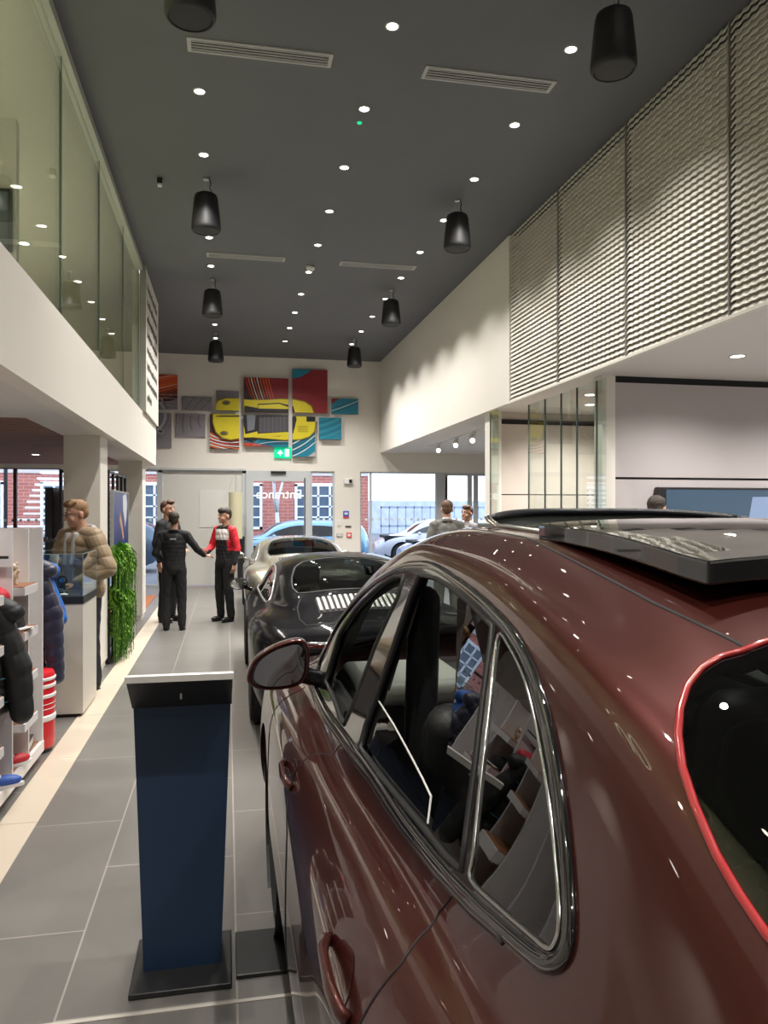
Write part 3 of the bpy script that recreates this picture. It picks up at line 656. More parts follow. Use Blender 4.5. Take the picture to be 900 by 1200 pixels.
# ------------------------------------------------------------------ car bodies
def pchip(x, y, xi):
    x = np.asarray(x, float); y = np.asarray(y, float); h = np.diff(x); d = np.diff(y)/h; m = np.zeros_like(y)
    for i in range(1, len(x)-1):
        if d[i-1]*d[i] > 0:
            w1 = 2*h[i]+h[i-1]; w2 = h[i]+2*h[i-1]; m[i] = (w1+w2)/(w1/d[i-1]+w2/d[i])
    m[0] = d[0]; m[-1] = d[-1]
    k = np.clip(np.searchsorted(x, xi)-1, 0, len(x)-2); t = (xi-x[k])/h[k]
    return ((2*t**3-3*t**2+1)*y[k] + (t**3-2*t**2+t)*h[k]*m[k] + (-2*t**3+3*t**2)*y[k+1] + (t**3-t**2)*h[k]*m[k+1])
class Shell:
    """body surface of a car: y along the car, t across it from sill (0) to centre line (1); half body, hx = distance from the centre plane"""
    def __init__(s, stations, sigma=.06):
        ys = np.array([q[0] for q in stations]); P = np.array([q[1] for q in stations], float)
        s.y0, s.y1 = ys[0], ys[-1]; s.Y = np.linspace(s.y0, s.y1, 1200); s.K = P.shape[1]
        D = np.zeros((1200, s.K, 2)); dy = s.Y[1]-s.Y[0]; n = int(3*sigma/dy)
        ker = np.exp(-.5*(np.arange(-n, n+1)*dy/sigma)**2); ker /= ker.sum()
        for k in range(s.K):
            for c in range(2):
                q = pchip(ys, P[:, k, c], s.Y); qq = np.concatenate([2*q[0]-q[1:n+1][::-1], q, 2*q[-1]-q[-n-1:-1][::-1]])
                D[:, k, c] = np.convolve(qq, ker, 'valid')
        s.D = D
        # natural cubic through mirrored knots (uniform parameter)
        K = s.K; N = 2*K-1; M = np.zeros((N, N)); 
        for i in range(1, N-1): M[i, i-1:i+2] = (1, 4, 1)
        M[0, 0] = M[-1, -1] = 1; s.Mi = np.linalg.inv(M)
        Q = np.concatenate([D, D[:, ::-1][:, 1:]*np.array([-1, 1])], 1)      # (1200,N,2)
        r = np.zeros_like(Q); r[:, 1:-1] = 6*(Q[:, 2:]-2*Q[:, 1:-1]+Q[:, :-2]); s.Q = Q; s.m = np.einsum('ij,njc->nic', s.Mi, r)
    def at(s, y, t):
        y = np.asarray(y, float); t = np.asarray(t, float); y, t = np.broadcast_arrays(y, t)
        f = np.clip((y-s.y0)/(s.y1-s.y0)*1199, 0, 1198.999); i = f.astype(int); f = (f-i)[..., None]
        g = np.clip(t*(s.K-1), 0, s.K-1-1e-9); k = g.astype(int); b = (g-k)[..., None]; a = 1-b
        def ev(ii): return a*s.Q[ii, k] + b*s.Q[ii, k+1] + ((a**3-a)*s.m[ii, k] + (b**3-b)*s.m[ii, k+1])/6
        p = ev(i)*(1-f) + ev(i+1)*f
        return np.stack([p[..., 0], y, p[..., 1]], -1)           # hx, y, z
    def t_for_z(s, y, z, ta, tb):
        tt = np.linspace(ta, tb, 200); q = s.at(np.full(200, y), tt)[:, 2]; return tt[np.argmin(abs(q-z))]
    def t_for_x(s, y, x, ta, tb):
        tt = np.linspace(ta, tb, 200); q = s.at(np.full(200, y), tt)[:, 0]; return tt[np.argmin(abs(q-x))]
def inside(px, py, poly):
    c = np.zeros(px.shape, bool); n = len(poly)
    for i in range(n):
        x0, y0 = poly[i-1]; x1, y1 = poly[i]
        cond = ((y0 > py) != (y1 > py)); xx = (x1-x0)*(py-y0)/((y1-y0) if y1 != y0 else 1e-12)+x0
        c ^= cond & (px < xx)
    return c
def dense(poly, n=12, closed=True):
    out = []; P = poly if not closed else poly + [poly[0]]
    for a, b in zip(P, P[1:]):
        for k in range(n): out.append((a[0]+(b[0]-a[0])*k/n, a[1]+(b[1]-a[1])*k/n))
    if not closed: out.append(P[-1])
    return out
def smooth_closed(poly, n=10):
    """Catmull-Rom through a closed outline"""
    N = len(poly); out = []
    for i in range(N):
        p0, p1, p2, p3 = [np.array(poly[(i+k-1) % N], float) for k in range(4)]
        for k in range(n):
            t = k/n; out.append(tuple(.5*((2*p1)+(-p0+p2)*t+(2*p0-5*p1+4*p2-p3)*t*t+(-p0+3*p1-3*p2+p3)*t**3)))
    return out
def shell_meshes(sh, regions, ny, nt, root, default, xc=0.0, caps=True):
    """regions: list of (name, polygon in (y, t), material or None for an opening). Left half plus its mirror image."""
    yy = np.linspace(sh.y0, sh.y1, ny+1); tt = np.linspace(0, 1, nt+1)
    Y, T = np.meshgrid(yy, tt, indexing='ij'); Y = Y.copy(); T = T.copy()
    cyy = (Y[:-1, :-1]+Y[1:, 1:])/2; ctt = (T[:-1, :-1]+T[1:, 1:])/2
    cls = np.zeros(cyy.shape, int)
    for i, (nm, poly, m) in enumerate(regions): cls[inside(cyy, ctt, poly)] = i+1
    dy = yy[1]-yy[0]; dt = tt[1]-tt[0]
    # snap vertices on a class boundary to the outline of the regions
    for i, (nm, poly, m) in enumerate(regions):
        P = np.array(poly)/np.array([dy, dt]); A_ = P; B_ = np.roll(P, -1, 0); AB = B_-A_; L2 = (AB**2).sum(1)+1e-12
        isr = np.zeros((ny+3, nt+3), int) - 1; isr[1:-1, 1:-1][:cls.shape[0]+1, :cls.shape[1]+1][:-1+1 or None] = -1
        isin = (cls == i+1)
        cnt = np.zeros(Y.shape, int); tot = np.zeros(Y.shape, int)
        for a in (0, 1):
            for b in (0, 1):
                cnt[a:a+ny, b:b+nt] += isin; tot[a:a+ny, b:b+nt] += 1
        bd = np.argwhere((cnt > 0) & (cnt < tot) & (tot == 4))
        for (a, b) in bd:
            p = np.array([Y[a, b]/dy, T[a, b]/dt]); t_ = np.clip(((p-A_)*AB).sum(1)/L2, 0, 1); q = A_+AB*t_[:, None]; d2 = ((q-p)**2).sum(1); k = d2.argmin()
            if d2[k] < 1.2: Y[a, b], T[a, b] = q[k, 0]*dy, q[k, 1]*dt
    S = sh.at(Y, T); V = S.reshape(-1, 3); idx = np.arange(V.shape[0]).reshape(Y.shape)
    quads = np.stack([idx[:-1, :-1], idx[1:, :-1], idx[1:, 1:], idx[:-1, 1:]], -1)
    out = {}; allr = [('body', None, default)] + list(regions)
    names = {}
    for i, (nm, poly, m) in enumerate(allr):
        if m is None: continue
        names.setdefault((nm, m.name), []).append(i)
    for (nm, mn), ids in names.items():
        q = quads[np.isin(cls, ids)]
        if not len(q): continue
        mirror = nm.endswith('*')
        used, inv = np.unique(q, return_inverse=True); q2 = inv.reshape(q.shape); v = V[used]
        L = v*np.array([-1, 1, 1]) + np.array([xc, 0, 0]); R_ = v + np.array([xc, 0, 0]); m = allr[ids[0]][2]
        if nm in ('side_window', 'quarter_window', 'front_side_window', 'window_trim'):
            out[nm+'_l'] = link_mesh(nm, L, q2[:, ::-1], m, root, True); out[nm+'_r'] = link_mesh(nm, R_, q2, m, root, True)
        else:
            VV = np.concatenate([L, R_]); FF = np.concatenate([q2[:, ::-1], q2+len(v)])
            o = link_mesh(nm, VV, FF, m, root, True)
            wd = o.modifiers.new('weld', 'WELD'); wd.merge_threshold = .0005; out[nm] = o
    if caps:
        for e_ in (0, -1):
            ring = S[e_]; n_ = len(ring); Lf = ring*np.array([-1, 1, 1]) + np.array([xc, 0, 0]); Rg = ring + np.array([xc, 0, 0])
            V = np.concatenate([Lf, Rg]); FF = [(i, i+1, n_+i+1, n_+i) for i in range(n_-1)]
            link_mesh('bumper', V, FF, default, root, False)
    return out, (cls, S)
def path_on(sh, pts, xc, lift=.002, side=-1, n=10, closed=False):
    """points (y,t) -> points on the surface, lifted along the normal"""
    q = dense(list(pts), n, closed); Y = np.array([a[0] for a in q]); T = np.clip(np.array([a[1] for a in q]), 0, 1)
    p = sh.at(Y, T); e = 1e-3; py = sh.at(Y+e, T)-p; pt = sh.at(Y, np.clip(T+e, 0, 1))-sh.at(Y, np.clip(T-e, 0, 1))
    nn = np.cross(py, pt); nn /= np.linalg.norm(nn, axis=1)[:, None]+1e-12
    s_ = np.sign(nn[:, 0]*1 + nn[:, 2]*.6); s_[s_ == 0] = 1; nn *= s_[:, None]
    p = p + nn*lift
    return np.stack([p[:, 0]*side + xc, p[:, 1], p[:, 2]], -1), np.stack([nn[:, 0]*side, nn[:, 1], nn[:, 2]], -1)
def strip(mb, P, N, w_, h, n=8, closed=False):
    """flat-oval moulding following a path on the body"""
    return mb.tube(P, [w_]*len(P) if False else w_, n, closed, ry=h, up=[tuple(q) for q in N])
def wheel(mb_root, c, R_=.35, wd=.28, side=-1, spokes=10, rim=mat('dark_rim', (.05, .05, .055), .3, metal=.8), lab=None):
    e = empty('wheel', c); e.parent = mb_root; h = wd/2
    rr = R_*.70
    prof = [(rr, -h*.8), (R_*.93, -h), (R_*.985, -h*.85), (R_, -h*.6), (R_, h*.6), (R_*.985, h*.85), (R_*.93, h), (rr, h*.8)]
    MB().lathe(prof, axis='x', n=48, cap=False).build('tyre', RUBBER, e, smooth=True, angle=35)
    tr = MB()
    for k in range(72):
        a = 2*math.pi*k/72
        M_ = Matrix.Rotation(-a, 3, 'X')
        for (x0, x1) in ((-h*.95, -h*.35), (h*.35, h*.95)):
            V = [M_ @ Vector((x, y, z)) for x in (x0, x1) for y in (-.008, .008) for z in (R_-.012, R_+.003)]
            tr.add([tuple(v) for v in V], [(0,1,3,2),(4,6,7,5),(0,4,5,1),(2,3,7,6),(0,2,6,4),(1,5,7,3)])
    tr.build('tread', RUBBER, e)
    rm = MB().lathe([(rr, -h*.8), (rr*1.02, -h*.86), (rr*.95, -h*.8), (rr*.92, 0), (rr*.95, h*.8), (rr*1.02, h*.86), (rr, h*.8)], axis='x', n=40, cap=False)
    xo = side*h*.62
    for k in range(spokes):
        a = 2*math.pi*k/spokes; ca, sa = math.cos(a), math.sin(a)
        rm.tube([(xo*.8, .05*ca, .05*sa), (xo, rr*.5*ca, rr*.5*sa), (xo*1.15, rr*.94*ca, rr*.94*sa)], [.022, .016, .018], 6)
    rm.build('rim', rim, e, smooth=True, angle=40)
    MB().lathe([(.001, xo*.9-.02), (.05, xo*.9-.01), (.055, xo*.9), (.05, xo*.9+.012), (.001, xo*.9+.014)], axis='x', n=20).build('hub_cap', SATIN, e, smooth=True)
    MB().lathe([(.06, -.012), (rr*.72, -.012), (rr*.72, .012), (.06, .012)], axis='x', n=32, cap=False).build('brake_disc', SATIN, e)
    MB().rbox((0, -.0, rr*.62), (.06, .20, .09), .02).build('brake_caliper', mat('red_caliper', (.6, .02, .02), .3, coat=.5), e)
    return e
def seat(root, x, y, z=.30, m=FABBLK, back=-1, w_=.5, h=.62, name='seat'):
    """back=-1: faces +y"""
    e = empty(name, (x, y, z)); e.parent = root
    Rx = Matrix.Rotation(math.radians(14), 3, 'X')
    MB().rbox((0, .05, .18), (w_, .50, .16), .06, n=4).build('cushion', m, e, smooth=True)
    b = MB().rbox((0, -.27, .18 + h/2), (w_*.92, .13, h), .055, Rx, n=4).cap((-w_*.4, -.20, .25), .05, (-w_*.38, -.30, .2+h*.85), .045).cap((w_*.4, -.20, .25), .05, (w_*.38, -.30, .2+h*.85), .045)
    b.build('backrest', m, e, smooth=True)
    MB().rbox((0, -.375, .18 + h + .13), (.27, .10, .19), .045, Rx, n=4).build('headrest', m, e, smooth=True)
    MB().cyl((-.06, -.35, .15 + h - .03), (-.06, -.37, .18 + h + .1), .007, 6).cyl((.06, -.35, .15 + h - .03), (.06, -.37, .18 + h + .1), .007, 6).build('headrest_posts', SATIN, e)
    return e

# ---- rear-engined coupes
def coupe_stations():
    st = [
     (0.00, [(.66,.42),(.70,.48),(.73,.54),(.73,.62),(.66,.68),(.54,.70),(.40,.71),(.20,.72),(0,.72)]),
     (0.06, [(.76,.32),(.81,.42),(.83,.56),(.81,.70),(.73,.79),(.60,.815),(.45,.825),(.22,.83),(0,.835)]),
     (0.18, [(.82,.26),(.87,.40),(.89,.58),(.87,.74),(.77,.835),(.62,.855),(.46,.87),(.22,.88),(0,.885)]),
     (0.40, [(.84,.24),(.90,.40),(.915,.60),(.895,.78),(.80,.875),(.65,.895),(.48,.915),(.24,.935),(0,.94)]),
     (0.80, [(.85,.22),(.91,.40),(.925,.62),(.905,.81),(.81,.895),(.67,.925),(.56,.975),(.30,1.03),(0,1.045)]),
     (1.20, [(.85,.22),(.91,.40),(.920,.62),(.89,.80),(.79,.885),(.69,.985),(.60,1.085),(.33,1.15),(0,1.165)]),
     (1.70, [(.83,.22),(.88,.40),(.895,.62),(.87,.79),(.78,.88),(.69,1.05),(.58,1.19),(.33,1.262),(0,1.28)]),
     (2.20, [(.82,.22),(.86,.40),(.875,.60),(.855,.78),(.79,.875),(.69,1.075),(.58,1.215),(.33,1.285),(0,1.30)]),
     (2.70, [(.82,.22),(.86,.40),(.870,.60),(.850,.77),(.79,.87),(.70,1.03),(.585,1.16),(.33,1.245),(0,1.265)]),
     (3.05, [(.82,.22),(.86,.40),(.870,.60),(.850,.76),(.79,.86),(.71,.945),(.61,1.03),(.34,1.105),(0,1.13)]),
     (3.35, [(.82,.22),(.87,.40),(.880,.60),(.855,.76),(.79,.84),(.71,.86),(.60,.885),(.34,.925),(0,.945)]),
     (3.80, [(.82,.22),(.87,.40),(.885,.58),(.855,.74),(.77,.81),(.66,.81),(.50,.79),(.28,.80),(0,.81)]),
     (4.20, [(.78,.22),(.83,.38),(.84,.52),(.79,.64),(.71,.69),(.60,.69),(.46,.68),(.25,.69),(0,.69)]),
     (4.42, [(.66,.24),(.70,.34),(.71,.44),(.67,.53),(.60,.57),(.50,.575),(.40,.575),(.2,.58),(0,.585)]),
     (4.52, [(.46,.30),(.50,.36),(.52,.41),(.49,.45),(.44,.48),(.37,.49),(.28,.49),(.15,.495),(0,.50)])]
    return Shell(st, .05)
CSH = coupe_stations()
def coupe(loc, paint, label, slats_m, seat_m=FABBLK, cat='car', ny=230, nt=90):
    r = empty('sports_coupe', loc, label=label, cat=cat); sh = CSH
    zt = lambda y, z: (y, sh.t_for_z(y, z, .40, .80)); xt = lambda y, x: (y, sh.t_for_x(y, x, .55, 1))
    rear = smooth_closed([xt(.86, .04), xt(.86, .30), xt(.90, .50), xt(1.15, .53), xt(1.45, .49), xt(1.62, .42), xt(1.66, .20), xt(1.67, .02)], 6)
    rear = [(a, min(b, 1.02)) for a, b in rear] ; rear = [p for p in rear]; rear += [(1.67, 1.05), (.86, 1.05)]
    rear = [(.86, 1.05), xt(.86, .0), xt(.865, .25), xt(.885, .42), xt(.93, .52), xt(1.05, .55), xt(1.3, .535), xt(1.52, .49), xt(1.62, .42), xt(1.66, .25), xt(1.67, .0), (1.67, 1.05)]
    fr = [(2.60, 1.05), xt(2.60, 0), xt(2.62, .3), xt(2.66, .47), xt(2.8, .545), xt(3.2, .62), xt(3.33, .60), xt(3.42, .35), xt(3.44, 0), (3.44, 1.05)]
    side = smooth_closed([zt(1.28, .925), zt(1.45, 1.02), zt(1.75, 1.13), zt(2.15, 1.175), zt(2.5, 1.14), zt(2.85, 1.02), zt(3.1, .91), zt(2.9, .895), zt(2.2, .905), zt(1.6, .905)], 6)
    def arch(yc, zc, R_):
        p = []
        for k in range(28):
            a = math.pi*(1.18*k/27 - .09); p.append((yc+R_*math.cos(a), sh.t_for_z(yc+R_*math.cos(a), max(zc+R_*math.sin(a), .23), 0, .45)))
        return [(yc+R_*1.0, -.1)] + p + [(yc-R_*1.0, -.1)]
    regs = [('rear_window', rear, DARKGL), ('windscreen', fr, CARGL), ('side_window', side, CARGL), ('arch', arch(1.0, .33, .375), None), ('arch', arch(3.46, .33, .37), None)]
    out, _ = shell_meshes(sh, regs, ny, nt, r, paint)
    tr = MB()
    for sd in (-1, 1):
        P, N = path_on(sh, side, 0, .003, sd, 2, True); tm = MB(); strip(tm, P, N, .010, .006, 6, True); tm.build('window_trim', SATIN if sd < 0 else SATIN, r, smooth=True)
    for pl, nm in ((rear[1:-1], 'rear_window_seal'), (fr[1:-1], 'windscreen_seal')):
        tm = MB()
        for sd in (-1, 1):
            P, N = path_on(sh, pl, 0, .002, sd, 4); strip(tm, P, N, .009, .005, 6)
        tm.build(nm, BLACK, r, smooth=True)
    # seams: engine lid, door
    gm = MB()
    for sd in (-1, 1):
        P, N = path_on(sh, [xt(.84, .50), xt(.6, .55), xt(.35, .56), xt(.20, .52)], 0, .0005, sd, 8); strip(gm, P, N, .0035, .002, 6)
        P, N = path_on(sh, [zt(1.62, .90), (1.60, .35), (1.64, .2), (1.75, .06), (2.6, .05), (2.95, .1), (2.98, .35), zt(3.02, .89)], 0, .0005, sd, 8); strip(gm, P, N, .0035, .002, 6)
    P, N = path_on(sh, [(.20, sh.t_for_x(.20, .52, .5, 1)), (.20, 1)], 0, .0005, 1, 8); strip(gm, P, N, .0035, .002, 6)
    P, N = path_on(sh, [(.20, sh.t_for_x(.20, .52, .5, 1)), (.20, 1)], 0, .0005, -1, 8); strip(gm, P, N, .0035, .002, 6)
    gm.build('panel_gap', GAP, r)
    # engine grille: recessed dark well with bright fins
    gr = MB(); q = []
    def deck(y, x, lift=0.0):
        t = sh.t_for_x(y, abs(x), .55, 1); p = sh.at(y, t); return (x, y, p[2]+lift)
    N_ = 22
    for i in range(N_):
        x0 = -.40 + .80*i/N_; x1 = -.40 + .80*(i+1)/N_
        q.append([deck(.42, x0, .003), deck(.42, x1, .003), deck(.74, x1, .003), deck(.74, x0, .003)])
    for a in q: gr.add(a, [(0, 1, 2, 3)])
    g_o = gr.build('engine_grille', GAP, r)
    for i in range(18):
        x = -.378 + .0445*i
        if abs(x) < .02: continue
        a = deck(.44, x, .012); b = deck(.72, x, .014); MB().tube([a, ((a[0]+b[0])/2, (a[1]+b[1])/2, (a[2]+b[2])/2+.002), b], .0135, 6, ry=.006, up=(0, 0, 1)).build('grille_fin', slats_m, g_o)
    # light bar, bumper, plate, exhausts
    lb = MB(); P = []
    for k in range(25):
        x = -.80 + 1.6*k/24; y = .055 + .12*(abs(x)/.8)**4; P.append((x, y - .035, .735 + .01*(abs(x)/.8)**2))
    lb.tube(P, .028, 8, ry=.022, up=(0, 0, 1)); lb.build('rear_light_bar', mat('dark_red_lens', (.05, .004, .004), .08, coat=1), r, smooth=True)
    MB().tube([(p[0], p[1]-.012, p[2]+.03) for p in P], .006, 6).build('light_bar_trim', CHROME, r, smooth=True)
    bp = MB(); sec = []
    for k in range(25):
        x = -.86 + 1.72*k/24; yb = .0 + .22*(abs(x)/.86)**3.2; sec.append([(x, yb + .10, .70), (x, yb - .01, .64), (x, yb - .03, .52), (x, yb, .38), (x, yb + .10, .27)])
    V = [p for s_ in sec for p in s_]; Fq = [(i*5+j, (i+1)*5+j, (i+1)*5+j+1, i*5+j+1) for i in range(24) for j in range(4)]
    MB().rbox((0, .005, .40), (1.2, .10, .16), .03).build('diffuser', BLACK, r, smooth=True)
    for sd in (-1, 1):
        MB().lathe([(.05, -.03), (.055, -.04), (.055, .08), (.045, .08), (.045, -.03)], (sd*.45, .0, .36), 'y', 20, cap=False).build('exhaust_tip', CHROME, r, smooth=True)
        # mirrors
        m_ = MB().ell((sd*.965, 2.98, .93), (.10, .06, .065), n=16, m=10).cap((sd*.84, 3.0, .87), .022, (sd*.93, 3.0, .90), .02).build('door_mirror', paint, r, smooth=True)
        MB().ell((sd*.968, 2.932, .93), (.085, .018, .052), n=16, m=10).build('mirror_glass', MIRROR, m_, smooth=True)
        MB().rbox((sd*.872, 2.0, .73), (.022, .20, .03), .01).build('door_handle', paint, r, smooth=True)
        wheel(r, (sd*.76, 1.0, .335), .335, .30, sd, 10); wheel(r, (sd*.77, 3.46, .33), .33, .245, sd, 10)
        MB().ell((sd*.60, 4.10, .66), (.12, .12, .07), n=14, m=8).build('headlight', mat('lamp_glass', (.5, .5, .52), .05, coat=1), r, smooth=True)
    MB().box(-.80, .80, 1.35, 3.9, .20, .26).box(-.66, .66, .55, .62, .3, .8).build('floor_pan', FABBLK, r)
    for sd in (-1, 1): MB().lathe([(.38, -.14), (.38, .14)], (sd*.74, 1.0, .33), 'x', 28, cap=False).lathe([(.372, -.14), (.372, .14)], (sd*.74, 3.46, .33), 'x', 28, cap=False).box(sd*.6-.01, sd*.6+.01, .62, 1.38, .3, .72).box(sd*.6-.01, sd*.6+.01, 3.1, 3.83, .3, .68).build('wheel_arch_liner', BLACK, r)
    for sd in (-1, 1): seat(r, sd*.36, 2.25, .20, seat_m, h=.58)
    MB().rbox((0, 2.95, .74), (1.36, .42, .22), .06, n=3).build('dashboard', FABBLK, r, smooth=True)
    MB().tube([(.36+.18*math.cos(a*math.pi/10), 2.68 + .03*math.sin(a*math.pi/10), .80+.18*math.sin(a*math.pi/10)) for a in range(20)], .014, 8, closed=True).build('steering_wheel', FABBLK, r, smooth=True)
    MB().box(-.70, .70, 1.25, 1.9, .62, .66).rbox((0, 1.55, .78), (1.1, .12, .3), .04).build('parcel_shelf', FABBLK, r)
    return r
PBLACK = mat('black_car_paint', (.004, .0037, .005), .3, coat=0.38, spec=.03)
POLIVE = mat('pewter_car_paint', (.30, .285, .23), .32, metal=.75, coat=1.0)
PSILVER = mat('white_silver_car_paint', (.60, .60, .58), .35, metal=.3, coat=1.0)
coupe((1.09, 5.42, 0), PBLACK, 'glossy black sports coupe parked in the middle of the row', mat('pale_fins', (.70, .68, .64), .3, metal=.4))
coupe((1.17, 11.0, 0), POLIVE, 'pewter grey-green sports coupe at the far end of the row', mat('dark_fins', (.05, .05, .05), .4))
c4 = coupe((3.70, 1.55, 0), PSILVER, 'pale silver coupe seen through the windows of the maroon car', mat('dark_fins', (.05, .05, .05), .4), mat('beige_leather', (.45, .42, .36), .5))

# simple street cars outside
def hatch_stations():
    return Shell([
     (0.0, [(.60,.40),(.66,.50),(.68,.62),(.66,.75),(.62,.85),(.55,.95),(.45,1.02),(.2,1.06),(0,1.07)]),
     (0.15, [(.78,.25),(.83,.42),(.85,.62),(.84,.78),(.80,.92),(.70,1.10),(.58,1.24),(.3,1.30),(0,1.31)]),
     (0.6, [(.82,.22),(.87,.42),(.89,.62),(.87,.80),(.82,.94),(.72,1.20),(.60,1.38),(.3,1.43),(0,1.44)]),
     (2.0, [(.82,.22),(.87,.42),(.89,.62),(.87,.80),(.82,.92),(.72,1.22),(.60,1.40),(.3,1.46),(0,1.47)]),
     (2.7, [(.82,.22),(.87,.42),(.89,.62),(.87,.79),(.82,.90),(.73,1.12),(.62,1.28),(.3,1.36),(0,1.37)]),
     (3.3, [(.82,.22),(.87,.42),(.89,.60),(.87,.76),(.81,.88),(.74,.93),(.64,.96),(.3,.99),(0,1.0)]),
     (4.0, [(.78,.22),(.82,.40),(.83,.56),(.80,.70),(.74,.78),(.66,.80),(.5,.82),(.25,.84),(0,.84)]),
     (4.3, [(.55,.28),(.60,.38),(.61,.48),(.58,.56),(.52,.62),(.45,.64),(.35,.66),(.2,.67),(0,.67)])], .05)
HSH = hatch_stations()
def hatch(loc, rz, paint, label):
    r = empty('street_car', loc, rz, label=label, cat='car'); sh = HSH
    zt = lambda y, z: (y, sh.t_for_z(y, z, .42, .8)); xt = lambda y, x: (y, sh.t_for_x(y, x, .55, 1))
    side = [zt(.5, .98), zt(.6, 1.22), zt(1.5, 1.30), zt(2.4, 1.26), zt(2.9, 1.08), zt(3.1, .96), zt(2.0, .95)]
    fr = [(2.5, 1.05), xt(2.5, 0), xt(2.6, .5), xt(3.1, .62), xt(3.25, .5), xt(3.32, 0), (3.32, 1.05)]
    rw = [(.08, 1.05), xt(.08, 0), xt(.1, .45), xt(.3, .52), xt(.36, 0), (.36, 1.05)]
    arch = lambda yc: [(yc+.38*math.cos(a), sh.t_for_z(yc+.38*math.cos(a), max(.33+.38*math.sin(a), .23), 0, .45)) for a in np.linspace(-.1, math.pi+.1, 20)]
    shell_meshes(sh, [('side_window', side, DARKGL), ('windscreen', fr, DARKGL), ('rear_window', rw, DARKGL), ('arch', [(1.2, -.1)]+arch(.8)+[(.4, -.1)], None), ('arch', [(3.8, -.1)]+arch(3.42)+[(3.04, -.1)], None)], 90, 40, r, paint)
    for sd in (-1, 1):
        for y in (.8, 3.42): wheel(r, (sd*.76, y, .32), .32, .22, sd, 7)
        MB().ell((sd*.55, 4.12, .66), (.14, .12, .07), n=10, m=6).build('headlight', mat('lamp_glass', (.5, .5, .52), .05, coat=1), r, smooth=True)
        MB().ell((sd*.95, 2.85, .98), (.09, .06, .06), n=10, m=6).build('door_mirror', paint, r, smooth=True)
    MB().box(-.8, .8, .3, 4.0, .2, .9).build('floor_pan', FABBLK, r)
PBLUE = mat('light_blue_car_paint', (.22, .42, .62), .3, metal=.3, coat=1); PDK = mat('slate_car_paint', (.06, .10, .16), .3, metal=.3, coat=1); PWH = mat('pink_white_car_paint', (.62, .60, .66), .3, coat=1)
hatch((-1.9, 23.2, 0), math.radians(90), PDK, 'dark blue parked car outside the window left of the door')
hatch((4.2, 23.6, 0), math.radians(90), PBLUE, 'light blue parked car outside the entrance door')
hatch((9.0, 20.6, 0), math.radians(85), PBLUE, 'light blue car outside the far right windows, nearest the glass')
hatch((9.2, 25.5, 0), math.radians(85), PWH, 'added pale car standing in for a race car image in the far right windows')  # added car in place of a race car image showing in the window
hatch((13.5, 30, 0), math.radians(90), PDK, 'dark car farther along the street beyond the far right windows')

